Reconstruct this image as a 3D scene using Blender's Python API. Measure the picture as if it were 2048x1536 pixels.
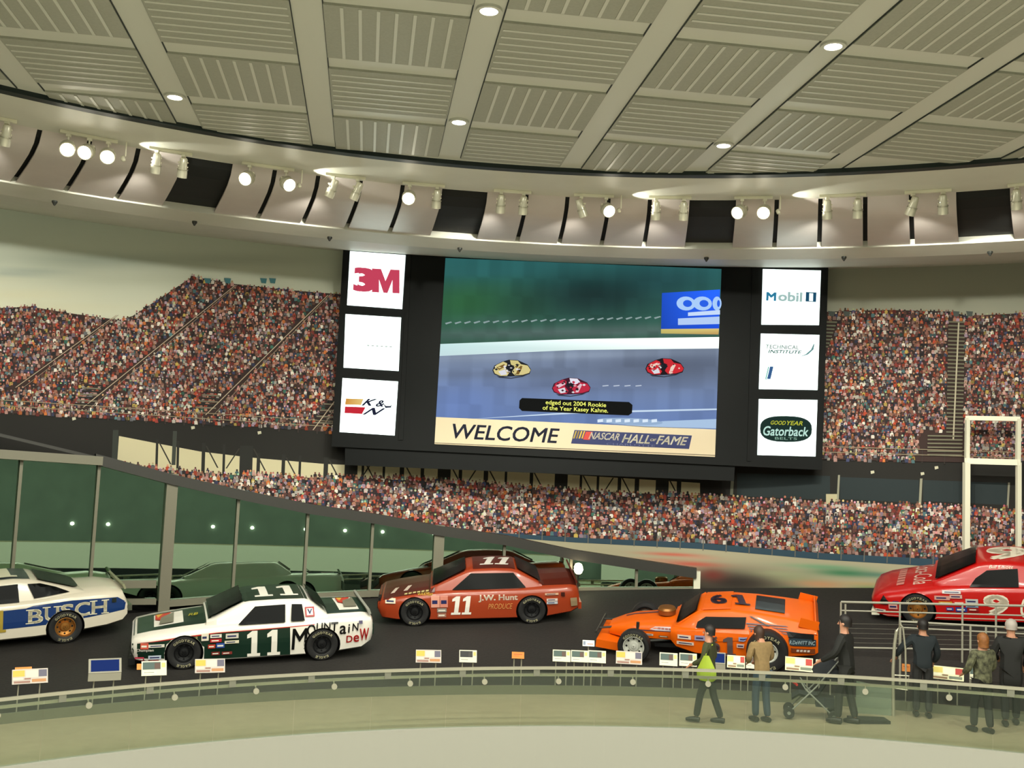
import bpy, bmesh, math, random
from mathutils import Vector, Matrix
from mathutils.bvhtree import BVHTree
for o in list(bpy.data.objects): bpy.data.objects.remove(o, do_unlink=True)
random.seed(7)
SC = bpy.context.scene
COL = SC.collection
PI = math.pi
rad, deg = math.radians, math.degrees

# ------------------------------------------------------------------ camera
CAM = Vector((0, 0, 4.14)); FPX = 2100.0
RC = Matrix.Rotation(PI/2 + math.atan(185/2100.0), 3, 'X') @ Matrix.Rotation(rad(2.46), 3, 'Z')
cd = bpy.data.cameras.new('camera'); cd.sensor_width = 36.0; cd.lens = FPX/2048*36.0
cd.clip_start = 0.05; cd.clip_end = 300
cam = bpy.data.objects.new('camera', cd); COL.objects.link(cam)
cam.matrix_world = Matrix.Translation(CAM) @ RC.to_4x4()
SC.camera = cam
# ------------------------------------------------------------------ world and exposure
W = bpy.data.worlds.new('World'); SC.world = W; W.use_nodes = True
W.node_tree.nodes['Background'].inputs[0].default_value = (0.9, 1.0, 0.85, 1)
W.node_tree.nodes['Background'].inputs[1].default_value = 0.02
vs = SC.view_settings
vs.view_transform = 'Standard'; vs.look = 'None'; vs.gamma = 1; vs.use_curve_mapping = False
vs.exposure = 0.0
DOWN_POWER = 235.0      # each ceiling downlight
SPOT_POWER = 700.0      # each track head
WARM = (0.975, 0.97, 0.84)

# ------------------------------------------------------------------ room frame (metres): a drum round CX, CY
CX, CY = 1.0, 3.2
ZC = 9.2                       # ceiling height
RRING = 13.68                  # edge of the round ceiling
RE = 14.05                     # inner edge of the ramped walkway
RT = 16.7                      # inner edge of the track
RG = 23.45                     # glazed wall behind the track
RW = 24.0                      # mural wall
def zw(td):
    td = max(-75, min(75, td)); return 0.15 + 0.0098*td
def zt(r, td):
    t2 = max(-60, min(60, td)); return zw(td) + (0.165 + 0.0028*(t2 + 5))*(r - RT)
def pol(r, td, z=0.0):
    a = rad(td); return Vector((CX + r*math.sin(a), CY + r*math.cos(a), z))
def ray(x, y):
    return RC @ Vector(((x-1024)/FPX, (768-y)/FPX, -1.0))
def hit_cyl(x, y, R):
    d = ray(x, y); ox, oy = CAM.x-CX, CAM.y-CY
    a = d.x*d.x+d.y*d.y; b = 2*(ox*d.x+oy*d.y); c = ox*ox+oy*oy-R*R
    t = (-b+math.sqrt(b*b-4*a*c))/(2*a); return CAM + d*t
def hit_plane(x, y, P, N):
    d = ray(x, y); t = (P-CAM).dot(N)/d.dot(N); return CAM + d*t
def hit_z(x, y, z):
    d = ray(x, y); return CAM + d*((z-CAM.z)/d.z)
def ang(p): return deg(math.atan2(p.x-CX, p.y-CY))
def rad_of(p): return math.hypot(p.x-CX, p.y-CY)
def hit_surf(x, y, zf):
    d = ray(x, y); lo, hi = 8.0, 32.0
    for i in range(60):
        m = (lo+hi)/2; p = CAM+d*m
        if p.z > zf(rad_of(p), ang(p)): lo = m
        else: hi = m
    return CAM+d*lo
def hit_track(x, y): return hit_surf(x, y, zt)
def hit_walk(x, y): return hit_surf(x, y, lambda r, t: zw(t))

# ------------------------------------------------------------------ materials
def C(r, g, b):
    f = lambda v: (v/255/12.92) if v/255 <= 0.04045 else ((v/255+0.055)/1.055)**2.4
    return (f(r), f(g), f(b), 1.0)
MATS = {}
def mat(name, col, rough=0.5, metal=0.0, emit=0.0, noise=0.0, scale=8.0, coat=0.0, spec=0.5, bump=0.0, stretch=(1,1,1)):
    if name in MATS: return MATS[name]
    m = bpy.data.materials.new(name); m.use_nodes = True; nt = m.node_tree
    b = nt.nodes['Principled BSDF']
    b.inputs['Base Color'].default_value = col; b.inputs['Roughness'].default_value = rough
    b.inputs['Metallic'].default_value = metal; b.inputs['Specular IOR Level'].default_value = spec
    b.inputs['Coat Weight'].default_value = coat; b.inputs['Coat Roughness'].default_value = 0.08
    if emit > 0:
        b.inputs['Emission Color'].default_value = col; b.inputs['Emission Strength'].default_value = emit
    if noise > 0 or bump > 0:
        tc = nt.nodes.new('ShaderNodeTexCoord'); mp = nt.nodes.new('ShaderNodeMapping')
        mp.inputs['Scale'].default_value = stretch
        nz = nt.nodes.new('ShaderNodeTexNoise'); nz.inputs['Scale'].default_value = scale; nz.inputs['Detail'].default_value = 5
        nt.links.new(tc.outputs['Object'], mp.inputs['Vector']); nt.links.new(mp.outputs[0], nz.inputs['Vector'])
        if noise > 0:
            rp = nt.nodes.new('ShaderNodeValToRGB')
            rp.color_ramp.elements[0].position = 0.3; rp.color_ramp.elements[1].position = 0.7
            rp.color_ramp.elements[0].color = tuple(c*(1-noise) for c in col[:3])+(1,)
            rp.color_ramp.elements[1].color = tuple(min(1, c*(1+noise)) for c in col[:3])+(1,)
            nt.links.new(nz.outputs[0], rp.inputs[0]); nt.links.new(rp.outputs[0], b.inputs['Base Color'])
        if bump > 0:
            bp = nt.nodes.new('ShaderNodeBump'); bp.inputs['Strength'].default_value = bump; bp.inputs['Distance'].default_value = 0.02
            nt.links.new(nz.outputs[0], bp.inputs['Height']); nt.links.new(bp.outputs[0], b.inputs['Normal'])
    MATS[name] = m; return m
def vcol_mat(name, rough=0.6, emit=0.0, spec=0.3):
    if name in MATS: return MATS[name]
    m = bpy.data.materials.new(name); m.use_nodes = True; nt = m.node_tree
    b = nt.nodes['Principled BSDF']; a = nt.nodes.new('ShaderNodeVertexColor'); a.layer_name = 'Col'
    b.inputs['Roughness'].default_value = rough; b.inputs['Specular IOR Level'].default_value = spec
    if emit > 0:
        b.inputs['Base Color'].default_value = (0.005, 0.005, 0.005, 1); b.inputs['Specular IOR Level'].default_value = 0.0
        nt.links.new(a.outputs[0], b.inputs['Emission Color']); b.inputs['Emission Strength'].default_value = emit
    else: nt.links.new(a.outputs[0], b.inputs['Base Color'])
    MATS[name] = m; return m
def glass_mat(name, tint, refl, gtint=(1, 1, 1, 1), rough=0.0, back=None):
    if name in MATS: return MATS[name]
    m = bpy.data.materials.new(name); m.use_nodes = True; nt = m.node_tree
    nt.nodes.remove(nt.nodes['Principled BSDF']); out = nt.nodes['Material Output']
    t = nt.nodes.new('ShaderNodeBsdfTransparent'); t.inputs[0].default_value = tint
    g = nt.nodes.new('ShaderNodeBsdfGlossy'); g.inputs['Roughness'].default_value = rough; g.inputs['Color'].default_value = gtint
    mx = nt.nodes.new('ShaderNodeMixShader'); mx.inputs[0].default_value = refl
    nt.links.new(t.outputs[0], mx.inputs[1]); nt.links.new(g.outputs[0], mx.inputs[2])
    if back:
        d = nt.nodes.new('ShaderNodeBsdfDiffuse'); d.inputs[0].default_value = back[0]
        m2 = nt.nodes.new('ShaderNodeMixShader'); m2.inputs[0].default_value = back[1]
        nt.links.new(mx.outputs[0], m2.inputs[1]); nt.links.new(d.outputs[0], m2.inputs[2]); mx = m2
    nt.links.new(mx.outputs[0], out.inputs[0])
    MATS[name] = m; return m
def perforated(name, c1, c2):
    m = bpy.data.materials.new(name); m.use_nodes = True; nt = m.node_tree; b = nt.nodes['Principled BSDF']
    tc = nt.nodes.new('ShaderNodeTexCoord'); v = nt.nodes.new('ShaderNodeTexVoronoi'); v.inputs['Scale'].default_value = 26.0
    v.inputs['Randomness'].default_value = 0.0
    r = nt.nodes.new('ShaderNodeValToRGB'); r.color_ramp.elements[0].position = 0.25; r.color_ramp.elements[1].position = 0.4
    r.color_ramp.elements[0].color = c2; r.color_ramp.elements[1].color = c1
    nt.links.new(tc.outputs['Object'], v.inputs['Vector']); nt.links.new(v.outputs['Distance'], r.inputs[0])
    nt.links.new(r.outputs[0], b.inputs['Base Color']); b.inputs['Roughness'].default_value = 0.45
    return m

# ------------------------------------------------------------------ objects
def tag(o, label=None, cat=None, group=None, kind=None):
    if label: o['label'] = label
    if cat: o['category'] = cat
    if group: o['group'] = group
    if kind: o['kind'] = kind
    return o
def empty(name, M=None, label=None, cat=None, group=None):
    o = bpy.data.objects.new(name, None); COL.objects.link(o); o.empty_display_size = 0.2
    if M is not None: o.matrix_world = M
    return tag(o, label, cat, group)
def link(name, me, m, parent=None, M=None, smooth=False):
    o = bpy.data.objects.new(name, me); COL.objects.link(o)
    if m is not None and not me.materials:
        for q in (m if isinstance(m, (list, tuple)) else [m]): me.materials.append(q)
    if parent: o.parent = parent
    if M is not None: o.matrix_local = M
    if smooth:
        for p in me.polygons: p.use_smooth = True
        try: me.set_sharp_from_angle(angle=rad(38))
        except Exception: pass
    return o
def mesh(verts, faces, name='mesh'):
    me = bpy.data.meshes.new(name); me.from_pydata([tuple(v) for v in verts], [], faces); me.update(); return me
class MB:
    """collects shapes into one mesh"""
    def __init__(s): s.v = []; s.f = []; s.mi = []; s.cur = 0
    def add(s, v, f):
        n = len(s.v); s.v += [Vector(q) for q in v]; s.f += [tuple(i+n for i in q) for q in f]; s.mi += [s.cur]*len(f); return s
    def box(s, c, d, R=None):
        x, y, z = d[0]/2, d[1]/2, d[2]/2
        v = [Vector(q) for q in ((-x,-y,-z),(x,-y,-z),(x,y,-z),(-x,y,-z),(-x,-y,z),(x,-y,z),(x,y,z),(-x,y,z))]
        if R: v = [R @ q for q in v]
        return s.add([q+Vector(c) for q in v], [(0,3,2,1),(4,5,6,7),(0,1,5,4),(1,2,6,5),(2,3,7,6),(3,0,4,7)])
    def bar(s, a, b, w, h=None, up=Vector((0,0,1))):
        a, b = Vector(a), Vector(b); h = h or w; d = (b-a).normalized()
        if abs(d.dot(up)) > 0.99: up = Vector((0,1,0))
        u = d.cross(up).normalized(); n = u.cross(d)
        v = [p+u*i*w/2+n*j*h/2 for p in (a, b) for i, j in ((-1,-1),(1,-1),(1,1),(-1,1))]
        return s.add(v, [(0,1,2,3),(7,6,5,4),(0,4,5,1),(1,5,6,2),(2,6,7,3),(3,7,4,0)])
    def tube(s, pts, r, n=8, cap=True):
        pts = [Vector(p) for p in pts]; rr = r if isinstance(r, (list, tuple)) else [r]*len(pts)
        base = []; 
        for i, p in enumerate(pts):
            d = (pts[min(i+1, len(pts)-1)]-pts[max(i-1, 0)]).normalized()
            up = Vector((0,0,1)) if abs(d.z) < 0.95 else Vector((1,0,0))
            u = d.cross(up).normalized(); w = u.cross(d)
            base.append([p+(u*math.cos(2*PI*k/n)+w*math.sin(2*PI*k/n))*rr[i] for k in range(n)])
        v = [q for b in base for q in b]; f = []
        for i in range(len(pts)-1):
            for k in range(n):
                a, b = i*n+k, i*n+(k+1) % n; f.append((a, b, b+n, a+n))
        if cap: f += [tuple(range(n-1, -1, -1)), tuple((len(pts)-1)*n+k for k in range(n))]
        return s.add(v, f)
    def lathe(s, prof, n=24, R=None, c=(0,0,0), closed=False, cap=True):
        """prof (r, h) turned round local Z, then R and c"""
        v = []; f = []
        for (r, h) in prof:
            for k in range(n):
                q = Vector((r*math.cos(2*PI*k/n), r*math.sin(2*PI*k/n), h)); v.append((R @ q if R else q)+Vector(c))
        m = len(prof)
        for i in range(m-1 if not closed else m):
            for k in range(n):
                a, b = i*n+k, i*n+(k+1) % n; a2, b2 = ((i+1) % m)*n+k, ((i+1) % m)*n+(k+1) % n
                f.append((a, b, b2, a2))
        if not closed and cap: f += [tuple(range(n-1, -1, -1)), tuple((m-1)*n+k for k in range(n))]
        return s.add(v, f)
    def build(s, name, m, parent=None, M=None, smooth=False):
        me = mesh(s.v, s.f, name)
        o = link(name, me, m, parent, M, smooth)
        if max(s.mi or [0]) > 0:
            for p, i in zip(me.polygons, s.mi): p.material_index = i
        return o
def frame(p, xaxis, zaxis):
    z = Vector(zaxis).normalized(); x = Vector(xaxis); x = (x - z*x.dot(z)).normalized(); y = z.cross(x)
    M = Matrix((x, y, z)).transposed().to_4x4(); M.translation = Vector(p); return M
def revolve(prof, t0, t1, n, zf=None):
    """prof (r, z) swept round the drum from angle t0 to t1 (degrees); zf(td) added to z"""
    mb = MB(); v = []; f = []
    m = len(prof)
    for i in range(n+1):
        td = t0+(t1-t0)*i/n; dz = zf(td) if zf else 0
        for r, z in prof: v.append(pol(r, td, z+dz))
    for i in range(n):
        for j in range(m-1): f.append((i*m+j, i*m+j+1, (i+1)*m+j+1, (i+1)*m+j))
    return mb.add(v, f)
def wallpoly(pts, R, step=14.0):
    """polygon given in photo pixels, laid on the cylinder of radius R"""
    bm = bmesh.new()
    bm.faces.new([bm.verts.new((p[0], p[1], 0)) for p in pts])
    bmesh.ops.triangulate(bm, faces=bm.faces[:])
    x0 = min(p[0] for p in pts); x1 = max(p[0] for p in pts); x = x0+step
    while x < x1-1:
        bmesh.ops.bisect_plane(bm, geom=bm.verts[:]+bm.edges[:]+bm.faces[:], plane_co=(x, 0, 0), plane_no=(1, 0, 0)); x += step
    bm.verts.index_update()
    v = [hit_cyl(q.co.x, q.co.y, R) for q in bm.verts]; f = [tuple(w.index for w in fc.verts) for fc in bm.faces]
    bm.free(); return v, f
class Paint:
    """flat print: polygons with a colour each, one mesh with a colour attribute"""
    def __init__(s): s.v = []; s.f = []; s.c = []
    def add(s, v, f, col):
        n = len(s.v); s.v += list(v); s.f += [tuple(i+n for i in q) for q in f]
        if isinstance(col, list): s.c += col
        else: s.c += [col]*len(v)
    def build(s, name, m, parent=None, M=None):
        me = mesh(s.v, s.f, name); ca = me.color_attributes.new('Col', 'FLOAT_COLOR', 'POINT')
        ca.data.foreach_set('color', [q for c in s.c for q in c])
        return link(name, me, m, parent, M)
_tc = {}
def text2d(s, bold=0.0, shear=0.0, space=1.0):
    """outline letters as flat triangles, bounding box scaled to 0..1 x 0..1 ; returns verts, faces, aspect"""
    k = (s, bold, shear, space)
    if k in _tc: return _tc[k]
    cu = bpy.data.curves.new('txt', 'FONT'); cu.body = s; cu.shear = shear; cu.resolution_u = 3; cu.space_character = space
    o = bpy.data.objects.new('txt', cu); COL.objects.link(o)
    dg = bpy.context.evaluated_depsgraph_get(); ev = o.evaluated_get(dg); me = ev.to_mesh()
    v = [q.co.copy() for q in me.vertices]; f = [tuple(p.vertices) for p in me.polygons]
    ev.to_mesh_clear(); bpy.data.objects.remove(o, do_unlink=True); bpy.data.curves.remove(cu)
    if not v: return [], [], 1
    if bold > 0:      # heavier strokes: the same letter laid over itself with small shifts
        n0 = len(v); v0 = list(v); f0 = list(f)
        for k, (dx, dy) in enumerate(((bold, bold), (-bold, bold), (bold, -bold), (-bold, -bold))):
            v += [q+Vector((dx, dy, 0)) for q in v0]; f += [tuple(i+n0*(k+1) for i in q) for q in f0]
    x0 = min(q.x for q in v); x1 = max(q.x for q in v); y0 = min(q.y for q in v); y1 = max(q.y for q in v)
    v = [((q.x-x0)/(x1-x0), (q.y-y0)/(y1-y0)) for q in v]
    _tc[k] = (v, f, (x1-x0)/(y1-y0)); return _tc[k]
ONE = [(0.12,0),(1,0),(1,.12),(.78,.12),(.78,1),(.42,1),(0.08,.86),(0.08,.72),(.38,.76),(.38,.12),(.12,.12)]
# ================================================================== SETTING
M_CEIL = mat('ceiling_white', C(200, 200, 188), 0.35)
M_SOF = mat('soffit_white', C(205, 203, 190), 0.5, noise=0.03, scale=2)
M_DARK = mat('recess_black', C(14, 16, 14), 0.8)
M_PERF = mat('perforated_board', C(158, 158, 144), 0.5, noise=0.05, scale=30)
M_COVE = mat('cove_panel_white', C(200, 190, 185), 0.35, noise=0.03, scale=3)
M_GRV = mat('shadow_gap_dark', C(16, 30, 28), 0.5)
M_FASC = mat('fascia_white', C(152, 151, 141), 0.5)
M_WALK = mat('walkway_terrazzo', C(150, 140, 114), 0.45, noise=0.06, scale=5)
M_FLOOR = mat('floor_pale', C(190, 186, 170), 0.4, noise=0.04, scale=2)
M_KICK = mat('kick_plate', C(92, 92, 74), 0.4, noise=0.05, scale=4)
M_ASPH = mat('asphalt', C(34, 31, 28), 0.75, noise=0.25, scale=18, bump=0.3)
M_STEEL = mat('brushed_steel', C(176, 172, 154), 0.35, 0.5)
M_GREY = mat('grey_painted_steel', C(150, 146, 130), 0.5)
M_DKST = mat('dark_steel', C(40, 42, 38), 0.5)
M_WHITE = mat('white_paint', C(232, 228, 205), 0.45)
M_BACK = mat('far_wall_green_grey', C(72, 84, 76), 0.7, noise=0.1, scale=1)
M_LAMP = mat('lamp_glow', (1.0, 0.94, 0.78, 1), emit=14.0)
M_GLASS = glass_mat('guard_glass', (0.90, 0.93, 0.88, 1), 0.035, (0.8, 0.95, 0.85, 1), back=((0.30, 0.36, 0.29, 1), 0.025))
M_PANE = glass_mat('green_window_glass', (0.25, 0.34, 0.28, 1), 0.62, (0.62, 0.86, 0.66, 1), 0.01)

# ceiling: flat board, plain ribs and cross strips between perforated boards with pale battens
YAW = rad(-7.74); SD = Vector((math.sin(YAW), math.cos(YAW), 0)); TD = Vector((SD.y, -SD.x, 0))
mb = MB(); mb.lathe([(15.15, 0.0), (15.15, 0.1)], 96, None, (CX, CY, ZC+0.02))
ceiling = tag(mb.build('ceiling', M_CEIL), 'round white ceiling of slotted acoustic boards between smooth ribs', 'ceiling', kind='structure')
PW, PL = 1.62, 1.50
def board(along):
    b = MB(); b.box((0, 0, 0.005), (PW, PL, 0.03)); b.cur = 1
    n = 8
    if along:
        for i in range(1, n): b.box((-PW/2+PW*i/n, 0, -0.013), (0.038, PL-0.06, 0.014))
    else:
        for i in range(1, n): b.box((0, -PL/2+PL*i/n, -0.013), (PW-0.06, 0.038, 0.014))
    me = mesh(b.v, b.f, 'ceiling_board')
    me.materials.append(M_PERF); me.materials.append(M_CEIL)
    for p, i in zip(me.polygons, b.mi): p.material_index = i
    return me
bmesh_al = [board(False), board(True)]
gapm = MB()
for it in range(-7, 8):
    for is_ in range(-2, 8):
        t = 1.07+1.985*it+0.9925; s = 11.1+1.86*(is_-2)+0.93
        p = SD*s+TD*t
        if math.hypot(p.x-CX, p.y-CY) > 14.3: continue
        o = link('ceiling_board', bmesh_al[(it+is_) % 2], None, ceiling)
        o.matrix_local = Matrix.Translation((p.x, p.y, ZC)) @ Matrix.Rotation(-YAW, 4, 'Z')
for it in range(-7, 8):          # fine dark joints along each rib
    for e in (-0.18, 0.18):
        t = 1.07+1.985*it+e
        a, b = SD*-8+TD*t, SD*18+TD*t
        q = [SD*s+TD*t for s in [x*0.5 for x in range(-30, 40)]]
        q = [w for w in q if math.hypot(w.x-CX, w.y-CY) < 13.9]
        if len(q) > 1: gapm.box(((q[0].x+q[-1].x)/2, (q[0].y+q[-1].y)/2, ZC+0.012), (0.012, (q[-1]-q[0]).length, 0.02), Matrix.Rotation(-YAW, 3, 'Z'))
gapm.build('rib_joint', M_GRV, ceiling)
# ring: dark shadow gap, flat soffit, dark backing, pale scalloped panels, sloped lower soffit
o = revolve([(RRING-0.03, ZC+0.02), (RRING-0.03, ZC-0.05), (RRING+0.14, ZC-0.05), (RRING+0.14, ZC+0.02)], -180, 180, 180).build('trim_1', M_GRV)
tag(o, 'thin dark shadow gap ringing the round ceiling', 'trim', kind='structure')
o = revolve([(RRING+0.12, ZC-0.03), (15.25, ZC-0.03), (15.25, ZC+0.05)], -180, 180, 180).build('trim_2', M_SOF, smooth=True)
tag(o, 'flat pale ring soffit around the round ceiling carrying the track lights', 'soffit', kind='structure')
cprof = [(15.22, ZC-0.03), (15.45, ZC-0.20), (15.85, ZC-0.28), (16.5, ZC-0.32), (17.1, ZC-0.34), (17.7, ZC-0.34)]
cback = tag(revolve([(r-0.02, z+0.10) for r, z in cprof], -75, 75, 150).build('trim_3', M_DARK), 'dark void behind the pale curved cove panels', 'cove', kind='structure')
P6 = 16.6/6
for k in range(-26, 27):
    if (k-1) % 6 == 3: pass
    t0 = -8.86+P6*k
    if k % 6 == 0: continue
    if t0 < -72 or t0 > 70: continue
    b = revolve(cprof, t0+0.14, t0+P6-0.14, 4); n = len(b.v)
    b.v += [q+Vector((0, 0, 0.03)) for q in b.v]; b.f += [tuple(i+n for i in reversed(f)) for f in b.f[:]]; b.mi = [0]*len(b.f)
    b.build('cove_panel', M_COVE, cback, smooth=True)
o = revolve([(17.66, 9.0), (17.66, 8.83), (18.5, 8.80), (18.5, 8.90), (24.2, 9.74)], -80, 80, 160).build('trim_4', M_SOF, smooth=False)
tag(o, 'pale lower soffit band sloping back above the mural', 'soffit', kind='structure')
for x, y in ((110, 395), (390, 432), (660, 465), (920, 487), (1413, 511), (1688, 510), (1980, 500)):
    p = hit_cyl(x, y, 18.35); b = MB(); b.lathe([(0.05, 0), (0.05, -0.03), (0.03, -0.06), (0.012, -0.09)], 12, None, (p.x, p.y, 8.808))
    tag(b.build('smoke_sensor', M_DKST), 'small dark round sensor on the pale soffit band', 'sensor', 'sensors on the soffit band')

# wall behind everything, walkway, fascia, track, floor
wall = revolve([(RW+0.03, -0.6), (RW+0.03, 9.74)], -80, 80, 200).build('wall_back', mat('wall_back_dark', C(30, 34, 32), 0.8))
tag(wall, 'curved back wall of the hall behind the track', 'wall', kind='structure')
o = revolve([(RE, 0.0), (RT+0.02, 0.0)], -180, 180, 200, zw).build('walkway', M_WALK)
tag(o, 'pale ramped walkway running between the glass guard and the track', 'walkway', kind='structure')
fas = revolve([(RE+0.3, -1.35), (RE, -1.35), (RE, -0.02), (RE+0.0, 0.03), (RE+0.12, 0.03), (RE+0.12, -0.02)], -180, 180, 240, zw).build('wall_fascia', M_FASC)
tag(fas, 'smooth white curved fascia under the walkway edge', 'fascia', kind='structure')
o = revolve([(RE+0.3, -4.5), (RE+0.3, -1.2)], -180, 180, 120).build('wall_lower', M_DARK); tag(o, 'dark recessed wall below the white fascia', 'wall', kind='structure')
b = MB(); b.lathe([(RE+0.4, -4.2), (RE+0.4, -4.1)], 96, None, (CX, CY, 0)); o = b.build('floor', M_FLOOR); tag(o, 'pale floor of the great hall below', 'floor', kind='structure')
o = revolve([(RT-0.0, 0.0), (RT, 0.16), (RT+0.05, 0.16)], -75, 75, 160, zw).build('trim_5', M_KICK); tag(o, 'grey kick plate along the track side of the walkway', 'kick plate', kind='structure')
trk = MB(); v = []; f = []; NR, NT = 8, 150
for i in range(NT+1):
    td = -75+i
    for j in range(NR+1): v.append(pol(RT+(23.3-RT)*j/NR, td, zt(RT+(23.3-RT)*j/NR, td)))
for i in range(NT):
    for j in range(NR): f.append((i*(NR+1)+j, i*(NR+1)+j+1, (i+1)*(NR+1)+j+1, (i+1)*(NR+1)+j))
track = trk.add(v, f).build('race_track', M_ASPH, smooth=True); tag(track, 'dark banked asphalt track carrying the display cars', 'track', kind='structure')
# far side of the drum (behind the photographer; seen in the window reflections)
o = revolve([(RT+0.1, -0.5), (RT+0.1, ZC)], 75, 285, 120).build('wall_front', M_BACK); tag(o, 'green grey wall on the entrance side of the hall', 'wall', kind='structure')
for s_ in (-1, 1):
    o = MB().add([pol(RT, 75*s_, -0.5), pol(RW, 75*s_, -0.5), pol(RW, 75*s_, 9.8), pol(RT, 75*s_, 9.8)], [(0, 1, 2, 3)]).build('wall_left' if s_ < 0 else 'wall_right', M_BACK)
    tag(o, 'end wall of the track to the %s' % ('west' if s_ < 0 else 'east'), 'wall', kind='structure')
for k in range(-4, 5):  # glowing balls standing in for downlights mirrored in the window panes
    td = 180+k*11; p = pol(RT+0.04, td, 1.9); b = MB(); b.lathe([(0.02, -0.09), (0.09, -0.05), (0.10, 0), (0.09, 0.05), (0.02, 0.09)], 12, None, p)
    tag(b.build('downlight_stand_in', M_LAMP), 'small round wall lamp on the entrance side wall', 'lamp', 'wall lamps on the entrance side')

# ------------------------------------------------------------------ ceiling downlights
for it in range(-3, 4):
    for is_ in range(-7, 2):
        t = 1.07+3.97*it; s = 14.76+3.72*is_
        p = SD*s+TD*t
        if math.hypot(p.x-CX, p.y-CY) > 12.9: continue
        e = empty('downlight', Matrix.Translation((p.x, p.y, ZC)), 'round recessed downlight glowing in a smooth ceiling rib', 'downlight', 'downlights in the ceiling')
        b = MB(); b.lathe([(0.10, 0.02), (0.10, -0.012), (0.145, -0.012), (0.145, 0.02)], 24, closed=True); b.build('trim_ring', M_CEIL, e)
        b = MB(); b.lathe([(0.105, -0.004), (0.105, 0.015)], 24); b.build('lens', M_LAMP, e)
        L = bpy.data.lights.new('downlight_lamp', 'AREA'); L.shape = 'DISK'; L.size = 0.2; L.energy = DOWN_POWER; L.color = WARM
        lo = bpy.data.objects.new('downlight_lamp', L); COL.objects.link(lo); lo.parent = e; lo.location = (0, 0, -0.03)

# ------------------------------------------------------------------ track heads on the ring soffit
TRK = [(15, 0), (138, 1), (180, 2), (218, 1), (315, 0), (368, 0), (500, 2), (573, 1), (667, 3), (716, 3), (820, 1), (875, 0), (1003, 0), (1048, 0),
       (1163, 4), (1213, 1), (1313, 0), (1368, 0), (1484, 2), (1530, 1), (1655, 0), (1716, 0), (1826, 3), (1886, 0), (2033, 0)]
RTL = 15.0
def head_top(x):      # angle under the soffit for a pixel column
    y = 330
    for i in range(4):
        p = hit_cyl(x, y, RTL); 
        y += (p.z-(ZC-0.03))*FPX/18.0
    return ang(p)
rail_done = []
def rail(t0, t1):
    b = MB(); pts = [pol(RTL, t0+(t1-t0)*i/6, ZC-0.055) for i in range(7)]
    for i in range(6): b.bar(pts[i], pts[i+1], 0.05, 0.045)
    tag(b.build('light_track', M_WHITE), 'short white lighting track bar fixed to the ring soffit', 'light track', 'lighting tracks on the ring')
i = 0
angs = [head_top(x) for x, k in TRK]
j = 0
while j < len(angs):
    k = j
    while k+1 < len(angs) and angs[k+1]-angs[j] < 2.6: k += 1
    rail(angs[j]-0.5, angs[k]+0.5); j = k+1
M_CLEAR = mat('lamp_housing_pale', C(214, 210, 190), 0.25, 0.3)
for (x, kind), td in zip(TRK, angs):
    p = pol(RTL, td, ZC-0.0795); lit = kind in (1, 2)
    out = (pol(1, td)-Vector((CX, CY, 0))).normalized(); tan = Vector((out.y, -out.x, 0))
    if kind == 1: aim = (-out*0.9 - Vector((0, 0, 0.55)) + tan*(0.35 if x % 2 else -0.15))
    elif kind == 2: aim = (-out*0.8 - Vector((0, 0, 0.5)) - tan*0.5)
    elif kind == 0: aim = (out*0.45 - Vector((0, 0, 1)))
    elif kind == 3: aim = (out*0.4 - tan*0.35 - Vector((0, 0, 1)))
    else: aim = (out*0.3 + tan*0.4 - Vector((0, 0, 1)))
    aim.normalize()
    e = empty('track_light', Matrix.Translation(p),
              'white track spotlight turned inwards with its lens glaring' if lit else 'white track spotlight aimed down and away at the display', 'spotlight',
              'glaring track lights on the ring' if lit else 'track lights aimed at the display')
    b = MB(); b.box((0, 0, -0.02), (0.06, 0.06, 0.04)); b.tube([(0, 0, -0.03), (0, 0, -0.13)], 0.014, 8); b.build('stem', M_WHITE, e)
    c = Vector((0, 0, -0.2)); Rm = aim.to_track_quat('Z', 'Y').to_matrix()
    b = MB()
    for sgn in (-1, 1): b.bar((0.075*sgn, 0, -0.12), c+Rm @ Vector((0.075*sgn, 0, 0)), 0.012, 0.03)
    b.box((0, 0, -0.125), (0.165, 0.03, 0.014)); b.build('yoke', M_WHITE, e)
    rr = 0.115 if lit else 0.082
    b = MB(); b.lathe([(0.045, -0.15), (0.06, -0.13), (0.066, -0.02), (rr, 0.09), (rr, 0.17), (rr-0.012, 0.17), (rr-0.012, 0.14)], 20, Rm, c); b.build('housing', M_CLEAR, e, smooth=True)
    b = MB(); b.lathe([(rr+0.006, 0.03), (rr+0.006, 0.045)], 20, Rm, c); b.build('fin_ring', M_STEEL, e)
    b = MB(); b.lathe([(rr-0.014, 0.145), (rr-0.014, 0.152)], 20, Rm, c); b.build('lens', M_LAMP, e)
    L = bpy.data.lights.new('spot_lamp', 'SPOT'); L.energy = SPOT_POWER if not lit else SPOT_POWER*0.35; L.spot_size = rad(64 if not lit else 60); L.spot_blend = 0.7; L.shadow_soft_size = 0.07; L.color = WARM
    lo = bpy.data.objects.new('spot_lamp', L); COL.objects.link(lo); lo.parent = e; lo.location = c+aim*0.19
    wash = (not lit) and TRK.index((x, kind)) % 2 == 0
    a2 = aim if lit else (out*(1.0 if wash else .95) + tan*random.uniform(-.2, .2) - Vector((0, 0, 0.29 if wash else 1.0))).normalized()
    if wash: L.spot_size = rad(60); L.spot_blend = 1.0; L.energy = SPOT_POWER*1.6
    lo.rotation_mode = 'QUATERNION'; lo.rotation_quaternion = a2.to_track_quat('-Z', 'Y')

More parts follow.
